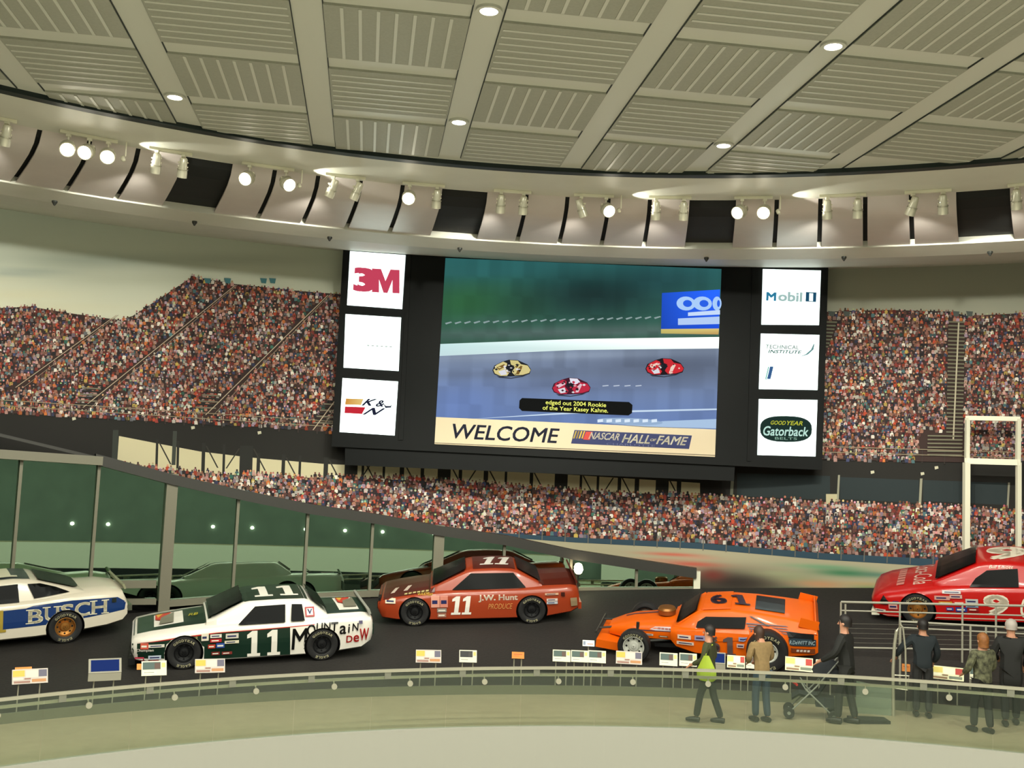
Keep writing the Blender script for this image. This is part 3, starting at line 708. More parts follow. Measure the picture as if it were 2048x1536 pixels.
def tvcar(x, y, body, roof, stripe, dark):
    q = lambda pts, c: B.poly([(x+a*0.98, y+b*0.98) for a, b in pts], c)
    q([(-38, 4), (-34, -6), (-18, -14), (-4, -18), (14, -17), (34, -8), (41, 2), (38, 11), (24, 15), (4, 16), (-20, 17), (-34, 12)], dark)
    q([(-36, 3), (-30, -7), (-16, -14), (-6, -10), (-12, -1), (-4, 9), (-8, 15), (-22, 15), (-33, 10)], body)
    q([(6, -4), (14, -10), (34, -6), (40, 3), (37, 9), (24, 13), (8, 14), (2, 8)], body)
    q([(-2, -17), (14, -16), (20, -9), (10, -4), (0, -8)], roof)
    q([(-30, -2), (-14, -9), (-10, -5), (-24, 3)], stripe); q([(-26, 6), (-12, 2), (-8, 12), (-20, 14)], SCR(220, 220, 226)); q([(14, 0), (20, -6), (24, -4), (16, 12), (10, 12)], stripe)
    q([(-8, -12), (0, -8), (8, -2), (2, 6), (-8, -2)], SCR(24, 26, 34))
    for k in range(34):
        a, b_ = random.uniform(-34, 36), random.uniform(-11, 13); w, h = random.uniform(1.5, 4.5), random.uniform(1, 2.6)
        if abs(a)/40+abs(b_)/20 > 1: continue
        q([(a-w, b_), (a, b_-h), (a+w, b_), (a, b_+h)], random.choice((dark, dark, body, stripe, SCR(226, 224, 226), SCR(40, 40, 46))))
    q([(-30, 15), (0, 19), (34, 13), (24, 17), (0, 21), (-24, 19)], SCR(52, 58, 72))
tvcar(1022, 737, SCR(214, 200, 136), SCR(210, 196, 130), SCR(120, 90, 40), SCR(30, 32, 36))
tvcar(1141, 773, SCR(190, 40, 66), SCR(230, 226, 240), SCR(226, 190, 200), SCR(70, 20, 40))
tvcar(1328, 734, SCR(206, 40, 50), SCR(200, 40, 50), SCR(236, 206, 190), SCR(30, 20, 26))
cap = [(1044, 796), (1258, 804), (1265, 810), (1264, 826), (1257, 831), (1044, 822), (1038, 816), (1039, 801)]
B.poly(cap, SCR(10, 12, 12))
YEL = SCR(232, 236, 110, 1.2)
B.text('edged out 2004 Rookie', (1091, 811), (1212, 817), (1091.5, 800), YEL, 0.01); B.text('of the Year Kasey Kahne.', (1085, 822), (1216, 828), (1085.5, 811), YEL, 0.01)
B.build('broadcast_picture', M_SCR, scr)
# welcome strip
M_CREAM = mat('welcome_cream', C(214, 196, 164), 0.5, emit=0.02); M_CPR = vcol_mat('strip_print', 0.5)
wp = slab('welcome_strip', [(872, 834), (1432, 859), (1430, 914), (869, 888)], 0, 0.03, M_CREAM)
B = BPaint(); B.d0 = 0.032; NAVY = C(28, 32, 62)
B.text('WELCOME', (905, 877), (1119, 887), (905.5, 847), NAVY, 0.012, 0.22)
B.poly([(1149, 860), (1384, 871), (1378, 898), (1142, 887)], C(36, 44, 96))
for k, c_ in enumerate(((176, 150, 60), (150, 120, 50), (206, 170, 60), (214, 160, 50))): B.poly([(1151+k*5.5, 862), (1154+k*5.5, 862), (1149+k*5.5, 877), (1146+k*5.5, 877)], C(*c_))
B.poly([(1172, 863), (1186, 863.7), (1179, 880), (1166, 879)], C(200, 60, 50))
B.text('NASCAR', (1177, 878), (1237, 881), (1180, 864), C(236, 228, 210), 0.012, 0.25)
B.text('HALL', (1243, 885), (1299, 887.5), (1246, 868), C(240, 232, 214), 0.014, 0.25); B.text('OF', (1300, 882), (1312, 882.6), (1301, 877), C(230, 222, 200), 0.02, 0.2); B.text('FAME', (1312, 888), (1374, 891), (1315, 871), C(240, 232, 214), 0.014, 0.25)
B.text('CHARLOTTE', (1213, 890), (1310, 894), (1213, 885.5), C(96, 100, 140), 0.0, 0.0)
B.poly([(869.5, 885), (1430, 910), (1430, 911), (869.5, 886)], C(120, 110, 96))
B.build('lettering', M_CPR, wp)
# six back-lit sponsor signs
M_SIGN = mat('sign_backlit', (0.86, 1.0, 0.97, 1), emit=1.55); M_SPR = vcol_mat('sign_print', 0.5, emit=0.9)
SG = [[(700, 502), (811, 510), (804, 618), (694, 610)], [(691, 628), (802, 635), (797, 742), (687, 735)], [(685, 756), (796, 763), (789, 871), (679, 864)],
      [(1526, 538), (1642, 541), (1638, 650), (1523, 649)], [(1522, 667), (1639, 670), (1635, 780), (1518, 778)], [(1518, 798), (1635, 800), (1631, 913), (1515, 910)]]
SL = ['red lettered sign', 'almost blank white sign', 'striped filter logo sign', 'motor oil sign', 'technical school sign', 'oval belt logo sign']
for k, px in enumerate(SG):
    sg = slab('sponsor_sign', px, 0, 0.03, M_SIGN); sg['label'] = 'back-lit white sponsor panel: '+SL[k]
    B = BPaint(); B.d0 = 0.033
    if k == 0: B.text('3', (706, 582), (748, 585), (708, 534), SCR(206, 70, 96), 0.045); B.poly([(744, 584), (744, 537), (762, 538), (771, 562), (781, 539), (799, 540), (799, 587), (785, 586), (785, 560), (775, 586), (767, 585.5), (758, 559), (758, 585)], SCR(206, 70, 96))
    if k == 1: 
        for j in range(6): B.poly([(734+j*9, 690+j*.5), (739+j*9, 690+j*.5), (739+j*9, 692+j*.5), (734+j*9, 692+j*.5)], SCR(170, 184, 176))
    if k == 2:
        B.poly([(692, 797), (727, 798), (722, 810), (690, 809)], [SCR(214, 150, 60), SCR(240, 210, 130), SCR(240, 200, 120), SCR(220, 150, 60)]); B.poly([(690, 813), (731, 814.5), (724, 828), (689, 826)], SCR(206, 40, 56))
        B.text('K', (723, 811), (748, 812), (729, 797), SCR(34, 36, 60), 0.02, 0.35); B.text('&', (751, 813), (768, 814), (753, 800), SCR(34, 36, 60), 0.02, 0.3); B.text('N', (725, 829), (760, 830.5), (736, 815), SCR(34, 36, 60), 0.02, 0.35)
        B.poly([(766, 806), (772, 812), (781, 812), (784, 807), (782, 815), (771, 816)], SCR(34, 36, 60))
    if k == 3:
        B.text('M', (1532, 601), (1552, 602), (1533, 584), SCR(50, 130, 165), 0.035); B.text('obil', (1556, 602), (1604, 604), (1557, 583), SCR(170, 200, 196), 0.03)
        B.poly([(1612, 584), (1633, 585), (1632, 604), (1611, 603)], SCR(30, 80, 110)); B.text('1', (1618, 602), (1626, 602.5), (1618.5, 586), SCR(236, 255, 250, 1.3), 0.02)
    if k == 4:
        B.text('TECHNICAL', (1531, 697), (1598, 699), (1531.5, 689), SCR(130, 150, 142), .02); B.text('INSTITUTE', (1536, 706), (1603, 708), (1537, 699), SCR(80, 116, 108), 0.025, 0.2)
        B.poly([(1596, 715), (1612, 708), (1622, 699), (1627, 688), (1629, 688), (1627, 699), (1616, 709)], SCR(110, 150, 150))
        B.poly([(1540, 733), (1547, 733), (1541, 758), (1534, 758)], SCR(60, 100, 150)); B.poly([(1536, 733), (1539, 733), (1533, 760), (1530, 758)], SCR(170, 220, 210))
    if k == 5:
        B.ell((1572, 858), 52, 26, SCR(40, 60, 56), 0.02, 28, 2.7); B.ell((1572, 858), 50, 24, SCR(26, 50, 44), 0.02, 28, 2.7)
        B.text('GOOD', (1541, 849), (1571, 850), (1542, 841), SCR(196, 200, 60), 0.014, 0.2); B.text('YEAR', (1573, 850), (1605, 851), (1574, 841.5), SCR(196, 200, 60), 0.014, 0.2)
        B.text('Gatorback', (1526, 871), (1616, 873), (1527, 852), SCR(200, 240, 226), 0.014, 0.15); B.text('BELTS', (1550, 879), (1594, 880), (1550, 874), SCR(150, 190, 170))
    B.build('logo', M_SPR, sg)
# ================================================================== RACE CARS
M_TIRE = mat('tyre_rubber', C(26, 25, 25), 0.6); M_BLK = mat('satin_black', C(16, 16, 17), 0.45); M_WIN = mat('dark_window', C(5, 6, 6), 0.25, spec=0.08)
M_DECAL = vcol_mat('car_paint_print', 0.28, spec=0.5); M_CHROME = mat('chrome', C(220, 220, 215), 0.15, 1.0)
def interp(tab, x):
    """table rows (x, ...) with falling x"""
    if x >= tab[0][0]: return tab[0][1:]
    for a, b in zip(tab, tab[1:]):
        if x >= b[0]:
            t = (x-a[0])/(b[0]-a[0]); t2 = t
            return tuple(p+(q-p)*t2 for p, q in zip(a[1:], b[1:]))
    return tab[-1][1:]
def xs_of(tab, step=0.09):
    out = []
    for a, b in zip(tab, tab[1:]):
        n = max(1, int(abs(a[0]-b[0])/step)); out += [a[0]+(b[0]-a[0])*k/n for k in range(n)]
    return out+[tab[-1][0]]
def loft(secs):
    """secs: list of (x, half section [(y, z)...] bottom centre to top centre) -> closed mesh"""
    v = []; f = []; m = len(secs[0][1]); n = 2*m-2
    for x, h in secs:
        ring = [(x, y, z) for y, z in h]+[(x, -y, z) for y, z in h[-2:0:-1]]; v += ring
    for i in range(len(secs)-1):
        for k in range(n): f.append((i*n+k, i*n+(k+1) % n, (i+1)*n+(k+1) % n, (i+1)*n+k))
    f += [tuple(range(n-1, -1, -1)), tuple((len(secs)-1)*n+k for k in range(n))]
    return v, f
def body_secs(tab):
    out = []
    for x in xs_of(tab):
        w, zb, zs, zd = interp(tab, x); zm = zb+0.5*(zs-zb)
        out.append((x, [(0, zb), (w-.12, zb), (w-.025, zb+.05), (w, zm), (w-.012, zs-.08), (w-.04, zs-.02), (w-.11, zs+.35*(zd-zs)), (w*.5, zs+.85*(zd-zs)), (0, zd)]))
    return out
def house_secs(btab, gtab):
    """gtab rows (x, z_top, half width at the base, half width at the top)"""
    out = []
    for x in xs_of(gtab, 0.07):
        z, wb, wt = interp(gtab, x); b = interp(btab, x); zs = b[2]-0.03; h = max(0.02, z-zs)
        out.append((x, [(0, zs-.1), (wb*.9, zs-.1), (wb, zs), (wb+(wt-wb)*.85, zs+h*.85), (wt-.02, zs+h*.96), (wt-.09, zs+h), (wt*.5, zs+h+.012), (0, zs+h+.02)]))
    return out
class Car:
    def __init__(s, M, label, paint, btab, gtab, Ra=0.375, Rt=0.335, wb=1.375, rim=None, wy=None, arches=True, top_paint=None):
        s.root = empty('race_car', M, label, 'race car'); s.Ra, s.Rt, s.wbx = Ra, Rt, wb; s.n = 0; s.zk = 1.0; s.btab = btab
        bv, bf = loft(body_secs(btab)); gv, gf = loft(house_secs(btab, gtab))
        me = mesh(bv, bf, 'body'); bm = bmesh.new(); bm.from_mesh(me); bmesh.ops.recalc_face_normals(bm, faces=bm.faces[:]); bm.to_mesh(me); bm.free()
        me.materials.append(paint)
        n = len(bv); s.bvh = BVHTree.FromPolygons([Vector(q) for q in bv+gv], bf+[tuple(i+n for i in f) for f in gf])
        s.wmax = max(r[1] for r in btab)
        if arches:
            o = bpy.data.objects.new('tmp_body', me); COL.objects.link(o); cut = MB()
            Rm = Matrix.Rotation(PI/2, 3, 'X')
            for sx in (-1, 1):
                for sy in (-1, 1):
                    w = interp(btab, sx*wb)[0]; y0 = sy*(w+.15); y1 = sy*(w-.30)
                    pr = sorted([-y0, -y1]); cut.lathe([(Ra, pr[0]), (Ra, pr[1])], 28, Rm, (sx*wb, 0, Rt-0.01))
            cm = mesh(cut.v, cut.f, 'cut'); cm.materials.append(M_BLK)
            bm = bmesh.new(); bm.from_mesh(cm); bmesh.ops.recalc_face_normals(bm, faces=bm.faces[:]); bm.to_mesh(cm); bm.free()
            co = bpy.data.objects.new('tmp_cut', cm); COL.objects.link(co)
            md = o.modifiers.new('b', 'BOOLEAN'); md.operation = 'DIFFERENCE'; md.object = co; md.solver = 'EXACT'; md.material_mode = 'TRANSFER'
            dg = bpy.context.evaluated_depsgraph_get(); dg.update(); me2 = bpy.data.meshes.new_from_object(o.evaluated_get(dg), depsgraph=dg)
            bpy.data.objects.remove(o, do_unlink=True); bpy.data.objects.remove(co, do_unlink=True); me = me2
        s.body = link('body', me, paint, s.root, smooth=True)
        gm = mesh(gv, gf, 'greenhouse'); s.house = link('greenhouse', gm, top_paint or paint, s.root, smooth=True)
        s.rim = rim
        wy = wy or s.wmax-0.15
        for sx in (1, -1):
            for sy in (1, -1): s.wheel(sx*wb, sy*wy, Rt, sy)
    def wheel(s, x, y, r, sy, w=0.26, letters=True, lc=None, rimr=0.6):
        Rm = Matrix.Rotation(-PI/2, 3, 'X') if sy > 0 else Matrix.Rotation(PI/2, 3, 'X')
        b = MB(); h = w/2; q = r*rimr
        b.lathe([(q, -h*.8), (r*.8, -h), (r*.95, -h*.92), (r, -h*.7), (r, h*.7), (r*.95, h*.92), (r*.8, h), (q, h*.8), (q*.98, h*.5), (q*.98, -h*.5)], 32, Rm, closed=True)
        t = b.build('wheel', M_TIRE, s.root, Matrix.Translation((x, y, r)), smooth=True)
        b = MB(); b.lathe([(q, h*.78), (q*.93, h*.8), (q*.86, h*.35), (q*.55, h*.2), (q*.42, h*.55), (q*.2, h*.6), (q*.16, h*.75), (0.01, h*.75)], 24, Rm, cap=False)
        rm = b.build('rim', s.rim, t, smooth=True)
        b = MB()
        for k in range(8):
            a = 2*PI*k/8; b.lathe([(q*.10, h*.30), (q*.10, h*.33)], 8, Rm, Rm @ Vector((q*.70*math.cos(a), q*.70*math.sin(a), 0)))
        b.build('vent_hole', M_BLK, t)
        if letters and sy > 0:
            P = Paint(); c = lc or C(214, 208, 170)
            for word, a0 in (('GOODYEAR', 2.35), ('EAGLE', 2.0+PI)):
                for k, ch in enumerate(word):
                    v, f, asp = text2d(ch, 0.02); a = a0-k*0.22; hh = r*.15; ww = hh*.9
                    rr = r*.78
                    pts = []
                    for u, z in v:
                        lx = (u-.5)*ww; lz = rr+z*hh-hh/2
                        # on the left side the picture runs nose to tail, so local right is -x
                        ca, sa = math.cos(a-PI/2), math.sin(a-PI/2); px = lx*ca-lz*sa; pz = lx*sa+lz*ca
                        pts.append((-px, h*1.01+.004, pz))
                    P.add(pts, f, c)
            P.build('tyre_lettering', M_DECAL, t)
    def proj(s, v2, f, col, view, fine=0.09, lift=None, snap=True):
        """v2 in (a, z) for the left side, a = -x; in (a, b) for the top, b = -y; in (b, z) for the nose"""
        s.n += 1; lift = 0.004+0.0009*s.n if lift is None else lift
        if view == 'side' and s.zk != 1: v2 = [(p[0], p[1]*s.zk) for p in v2]
        bm = bmesh.new(); vs_ = [bm.verts.new((p[0], p[1], 0)) for p in v2]
        for q in f:
            try: bm.faces.new([vs_[i] for i in q])
            except ValueError: pass
        xs = [p[0] for p in v2]; ys = [p[1] for p in v2]
        for ax, lo, hi in ((0, min(xs), max(xs)), (1, min(ys), max(ys))):
            t = math.floor(lo/fine)*fine+fine
            while t < hi:
                co = [0, 0, 0]; no = [0, 0, 0]; co[ax] = t; no[ax] = 1
                bmesh.ops.bisect_plane(bm, geom=bm.verts[:]+bm.edges[:]+bm.faces[:], plane_co=co, plane_no=no); t += fine
        out = {}; bm.verts.index_update(); kill = []
        for q in bm.verts:
            a, z = q.co.x, q.co.y
            if view == 'side':
                for sx in (-1, 1) if snap else ():
                    dx, dz = a+sx*s.wbx, z-(s.Rt-.01); d = math.hypot(dx, dz)
                    if d < s.Ra and d > 1e-4: a, z = -sx*s.wbx+dx*(s.Ra+.004)/d, s.Rt-.01+dz*(s.Ra+.004)/d
                hit = s.bvh.ray_cast(Vector((-a, 3, z)), Vector((0, -1, 0)))
                # thin strips past the outline are dropped
                if hit[0] is None or hit[0].y < 0.1: continue
                out[q.index] = hit[0]+Vector((0, lift, 0))+Vector((hit[1].x, max(0, hit[1].y), hit[1].z))*0.001
            else:
                hit = s.bvh.ray_cast(Vector((-a, -z, 3)), Vector((0, 0, -1)))
                if hit[0] is None: continue
                nn = hit[1] if hit[1].z > 0 else -hit[1]
                out[q.index] = hit[0]+nn*lift
        idx = {}; v = []; ff = []
        for fc in bm.faces:
            w = [q.index for q in fc.verts]
            if any(i not in out for i in w): continue
            if view == 'side':
                c = fc.calc_center_median()
                if min(math.hypot(c.x+sx*s.wbx, c.y-(s.Rt-.01)) for sx in (-1, 1)) < s.Ra-(.02 if snap else -.006) and s.Ra > 0.1: continue
            for i in w:
                if i not in idx: idx[i] = len(v); v.append(out[i])
            ff.append(tuple(idx[i] for i in w))
        bm.free()
        if v: s.cur.append((v, ff, col, s.nm))
    def begin(s): s.cur = []; s.nm = None
    def end(s, name, m=None):
        done = {}
        for i, (v, ff, col, nm) in enumerate(s.cur):
            key = nm if nm and nm[1] is not None else ('', i)
            if key not in done: done[key] = (Paint(), nm[0] if nm else name)
            done[key][0].add(v, ff, col)
        for P_, nm in done.values(): P_.build(nm, m or M_DECAL, s.body)
    def side(s, pts, col, **k): s.proj(pts, [tuple(range(len(pts)))], col, 'side', **k)
    def top(s, pts, col, **k): s.proj(pts, [tuple(range(len(pts)))], col, 'top', **k)
    def stext(s, t, a0, z0, a1, h, col, bold=0.015, shear=0.0, rise=0.0, own=None):
        v, f, asp = own or text2d(t, bold, shear)
        s.proj([(a0+(a1-a0)*u+ (shear*h*w*0 if own else 0), z0+h*w+rise*u) for u, w in v], f, col, 'side', fine=0.025, snap=False)
    def ttext(s, t, bl, br, tl, col, bold=0.015, shear=0.0, own=None):
        v, f, asp = own or text2d(t, bold, shear); bl, br, tl = Vector(bl), Vector(br), Vector(tl)
        s.proj([tuple(bl+(br-bl)*u+(tl-bl)*w) for u, w in v], f, col, 'top', fine=0.12)
    def fix(s, name, mbx, m, smooth=False):
        if s.zk != 1 and name != 'front_suspension': mbx.v = [Vector((q[0], q[1], q[2]*s.zk)) for q in mbx.v]
        return mbx.build(name, m, s.root, smooth=smooth)
    def rects(s, lst):
        for i_, (a, z, w, h, c) in enumerate(lst):
            s.nm = ('sponsor_sticker', (a, z))
            s.side([(a, z), (a+w, z), (a+w, z+h), (a, z+h)], C(*c))
            k = (a*7.3+z*3.1) % 1
            cc = C(*((40, 44, 90) if sum(c) > 420 else (236, 230, 214)))
            s.side([(a+w*.12, z+h*.3), (a+w*(.7+.2*k), z+h*.3), (a+w*(.7+.2*k), z+h*.62), (a+w*.12, z+h*.62)], cc)
        s.nm = None
slab1 = (ONE, [tuple(range(len(ONE)))], 1)
slab1i = ([(u+0.45*w*.5, w) for u, w in ONE], [tuple(range(len(ONE)))], 1)
def place(fpx, rpx, tw, wb=2.75, fixed=None):
    """stand the car with its left wheels on the track under two photo pixels"""
    if fixed: F, R = fixed
    else: F, R = hit_track(*fpx), hit_track(*rpx)
    m = (F+R)/2; t = ang(m); r = rad_of(m)
    a = pol(r+.5, t, zt(r+.5, t))-pol(r-.5, t, zt(r-.5, t)); b = pol(r, t+1, zt(r, t+1))-pol(r, t-1, zt(r, t-1))
    N = b.cross(a).normalized(); N = N if N.z > 0 else -N
    s = (F-R).length/wb; M = frame(m, F-R, N)
    left = M.col[1].to_3d().normalized()
    M.translation = m-left*tw*s
    return M @ Matrix.Scale(s, 4)
def along(px, dth, dr=0.0):
    p = hit_track(*px); t = ang(p)+dth; r = rad_of(p)+dr; return p, pol(r, t, zt(r, t))
GR = C(16, 42, 30); WH = C(232, 226, 214); RED = C(190, 36, 32); BK = C(20, 20, 22)

# ---- white and dark green coupe
bt = [(2.37, .80, .36, .60, .62), (2.30, .86, .22, .66, .69), (2.0, .92, .15, .70, .75), (1.375, .945, .13, .76, .84), (0.75, .945, .12, .81, .91), (0.3, .945, .12, .83, .93), (-1.2, .95, .13, .85, .94), (-1.6, .95, .15, .86, .95), (-2.2, .92, .2, .86, .95), (-2.40, .88, .32, .84, .92), (-2.44, .84, .4, .80, .86)]
gt = [(0.95, .92, .80, .78), (0.78, .97, .84, .80), (0.22, 1.235, .86, .70), (0.10, 1.26, .87, .69), (-0.5, 1.272, .88, .69), (-1.02, 1.26, .88, .70), (-1.12, 1.225, .88, .71), (-1.48, .95, .86, .82)]
pw = mat('white_car_paint', C(228, 222, 210), 0.25, coat=0.5)
c = Car(place((367, 1336), (642, 1318), .80), 'white and dark green race coupe with a big black and red soda name', pw, bt, gt, rim=mat('rim_black', C(30, 30, 31), 0.4, 0.4))
c.begin()
c.side([(-2.36, .14), (-2.36, .56), (-1.9, .60), (-1.375, .665), (-.75, .71), (.2, .735), (.70, .75), (.72, .12), (-.2, .12)], GR)
c.side([(-2.34, .575), (-1.9, .615), (-1.375, .68), (-.75, .725), (.2, .75), (.70, .765), (1.2, .79), (1.2, .775), (.70, .75), (.2, .735), (-.75, .71), (-1.9, .60)], RED)
c.top([(-2.33, -.58), (-2.33, .58), (-.85, .66), (-.85, -.66)], GR); c.top([(-1.95, -.42), (-1.95, .45), (-1.38, .5), (-1.38, -.42)], WH)
c.top([(-1.02, -.58), (-1.02, .58), (1.0, .58), (1.0, -.58)], GR, fine=.12)
c.top([(-.2, -.62), (-.2, .62), (1.08, .62), (1.08, -.62)], GR, fine=.12)
c.top([(1.5, -.66), (1.5, .66), (2.40, .62), (2.40, -.62)], GR); c.top([(1.78, -.5), (1.78, .5), (2.2, .5), (2.2, -.5)], WH)
c.end('paint_scheme')
c.begin()
for a0 in (-.18, .22): c.stext('1', a0, .19, a0+.29, .53, WH, own=slab1)
for a0 in (-.02, .50): c.ttext('1', (a0, -.42), (a0+.42, -.42), (a0, .42), WH, own=slab1)
for t, a0, z0, a1, h in (('M', .74, .28, 1.06, .44), ('O', 1.05, .55, 1.22, .24), ('U', 1.24, .64, 1.37, .17), ('N', 1.39, .66, 1.53, .15), ('T', 1.54, .60, 1.69, .21), ('a', 1.72, .55, 1.86, .18), ('i', 1.90, .57, 1.94, .18), ('N', 1.99, .60, 2.12, .16)): c.stext(t, a0, z0, a1, h, BK, 0.012, 0.05)
for t, a0, z0, a1, h in (('D', 1.87, .36, 2.0, .15), ('e', 2.02, .36, 2.14, .15), ('W', 2.15, .38, 2.35, .26)): c.stext(t, a0, z0, a1, h, RED, 0.015)
c.stext('GOODYEAR', -1.66, .655-.10, -1.12, .055, C(220, 214, 150), .01, .2, .06); c.stext('Champion', -2.28, .40, -1.95, .07, WH, .02)
c.ttext('RB', (-1.28, -.12), (-1.08, -.12), (-1.28, .04), C(220, 206, 60), 0.01, .3)
c.side([(1.02, .93), (1.21, .93), (1.20, 1.12), (1.01, 1.12)], C(170, 40, 44)); c.side([(1.05, .96), (1.18, .96), (1.17, 1.09), (1.04, 1.09)], WH); c.stext('V', 1.06, .98, 1.16, .1, C(40, 50, 110), .03)
for k, (p, q) in enumerate((((-1.95, .1), (200, 50, 40)), ((1.8, .1), (200, 50, 40)))):
    a = p[0]; c.top([(a+.03, .4), (a+.35, .4), (a+.15, -.1), (a+.03, .0)], C(*q)); c.top([(a+.14, .1), (a+.4, .38), (a+.38, -.36), (a+.1, -.36)], C(120, 116, 100)); c.top([(a+.05, .38), (a+.18, .38), (a+.08, .1)], C(220, 170, 60))
c.rects([(-1.05, .58, .14, .14, (226, 214, 196)), (-.88, .63, .22, .07, (226, 220, 206)), (-.88, .54, .22, .07, (180, 40, 44)), (-.92, .42, .14, .08, (180, 60, 44)), (-.76, .42, .16, .1, (50, 80, 150)), (-.58, .6, .25, .1, (206, 200, 186)), (-.6, .5, .28, .06, (214, 206, 180)), (-2.2, .47, .15, .12, (206, 90, 70)), (-2.05, .50, .3, .06, (220, 214, 200)), (-2.05, .26, .24, .08, (196, 206, 220)), (-2.3, .22, .17, .09, (190, 60, 80)), (-2.05, .17, .2, .08, (170, 50, 60)), (-.85, .28, .16, .07, (120, 40, 36)), (-.65, .28, .2, .06, (130, 50, 46))])
c.side([(2.12, .75), (2.2, .75), (2.2, .82), (2.12, .82)], C(90, 84, 110))
c.end('lettering')
c.begin(); c.nm=None; c.side([(-.34, .85), (.0, 1.18), (.61, 1.195), (.60, .86)], BK); c.side([(.72, .87), (.74, 1.195), (.95, 1.185), (1.0, .87)], BK)
c.top([(-.88, -.70), (-.88, .70), (-.22, .62), (-.22, -.62)], BK); c.top([(1.12, -.6), (1.12, .6), (1.44, .68), (1.44, -.68)], BK); c.end('windows', M_WIN)
b = MB(); b.box((-2.36, 0, .965), (.05, 1.7, .11), Matrix.Rotation(rad(20), 3, 'Y')); c.fix('spoiler', b, mat('spoiler_grey', C(150, 150, 140), .3))
b = MB(); b.box((2.37, 0, .50), (.05, 1.5, .16)); c.fix('grille', b, M_BLK)
b = MB(); b.box((-2.44, 0, .58), (.06, 1.62, .22)); c.fix('rear_panel', b, mat('tail_dark_green', GR, .4))
b = MB(); b.box((2.36, 0, .2), (.12, 1.62, .13)); c.fix('front_valance', b, M_BLK)

# ---- rust orange stock car
bt = [(2.24, .78, .34, .56, .58), (2.14, .86, .18, .62, .65), (1.8, .92, .14, .67, .73), (1.375, .94, .13, .72, .80), (.8, .95, .12, .77, .88), (.3, .95, .12, .79, .90), (-1.2, .95, .13, .81, .92), (-1.7, .95, .15, .83, .96), (-2.3, .92, .24, .84, .99), (-2.44, .88, .30, .82, .96), (-2.5, .86, .34, .72, .84)]
gt = [(1.0, .89, .78, .76), (.86, .93, .84, .78), (.16, 1.24, .86, .66), (0.0, 1.275, .87, .64), (-.5, 1.29, .88, .64), (-.9, 1.27, .88, .65), (-1.05, 1.23, .88, .66), (-1.62, .93, .84, .78)]
po = mat('rust_orange_paint', C(154, 56, 24), 0.32, coat=0.2); MAR = C(84, 30, 20)
c = Car(place((830, 1250), (1063, 1245), .80), 'rust orange stock car with maroon roof and white slanted eleven', po, bt, gt, rim=mat('rim_black', C(30, 30, 31), 0.4, 0.4))
c.begin()
c.top([(-2.2, -.80), (-2.2, .82), (-.9, .86), (-.9, -.86)], MAR, fine=.07); c.top([(.0, -.60), (.0, .60), (1.0, .60), (1.0, -.60)], MAR); c.top([(1.55, -.78), (1.55, .82), (2.44, .78), (2.44, -.78)], MAR, fine=.07)
c.top([(-.86, -.7), (-.86, .74), (-.2, .62), (-.2, -.62)], MAR)
c.end('paint_scheme')
c.begin()
for a0 in (-.56, -.31): c.stext('1', a0, .27, a0+.25, .44, C(236, 230, 220), own=slab1i)
c.stext('J.W. Hunt', .12, .56, 1.04, .17, C(240, 224, 204), .03); c.stext('PRODUCE', .34, .39, .92, .13, C(206, 140, 80), .0, .3)
for a0 in (.12, .48): c.ttext('1', (a0, -.36), (a0+.36, -.36), (a0+.16, .36), C(232, 226, 216), own=slab1)
c.ttext('11', (-1.95, -.55), (-1.55, -.55), (-1.85, -.2), C(220, 200, 184), .03); [c.top([(-1.62+k*.1, -.80), (-1.55+k*.1, -.80), (-1.54+k*.1, -.71), (-1.61+k*.1, -.71)], C(206, 190, 130)) for k in range(6)]
c.rects([(-.99, .46, .2, .27, (214, 150, 130)), (-.78, .46, .18, .27, (206, 130, 112)), (-.85, .34, .22, .1, (150, 140, 130)), (-.84, .22, .2, .1, (170, 120, 100)), (-2.06, .56, .24, .11, (226, 214, 190)), (1.68, .70, .32, .05, (214, 170, 140)), (1.72, .56, .26, .06, (220, 200, 190)), (1.72, .49, .26, .06, (190, 190, 196)), (-1.35, .80, .3, .04, (214, 196, 120))])
c.stext('GOODYEAR', -1.30, .745, -.95, .05, C(226, 200, 90), .01, .2, -.01)
c.side([(2.3, .42), (2.46, .42), (2.44, .62), (2.28, .62)], C(150, 130, 100)); c.side([(2.06, .68), (2.15, .66), (2.15, .76), (2.06, .76)], C(60, 24, 18))
c.end('lettering')
c.begin(); c.side([(-.50, .84), (-.06, 1.19), (.95, 1.19), (1.24, .87)], BK)
c.top([(-.94, -.72), (-.94, .72), (-.16, .58), (-.16, -.58)], BK); c.top([(1.04, -.58), (1.04, .58), (1.58, .7), (1.58, -.7)], BK); c.end('windows', M_WIN)
b = MB(); b.box((-2.42, 0, 1.02), (.04, 1.66, .16), Matrix.Rotation(rad(24), 3, 'Y')); c.fix('spoiler', b, mat('maroon_paint', MAR, .35))
b = MB(); b.box((2.23, 0, .48), (.05, 1.45, .16)); b.box((2.2, .6, .62), (.06, .3, .06)); c.fix('grille', b, M_BLK)
b = MB(); b.box((-2.52, 0, .40), (.08, 1.66, .16)); c.fix('rear_bumper', b, po)

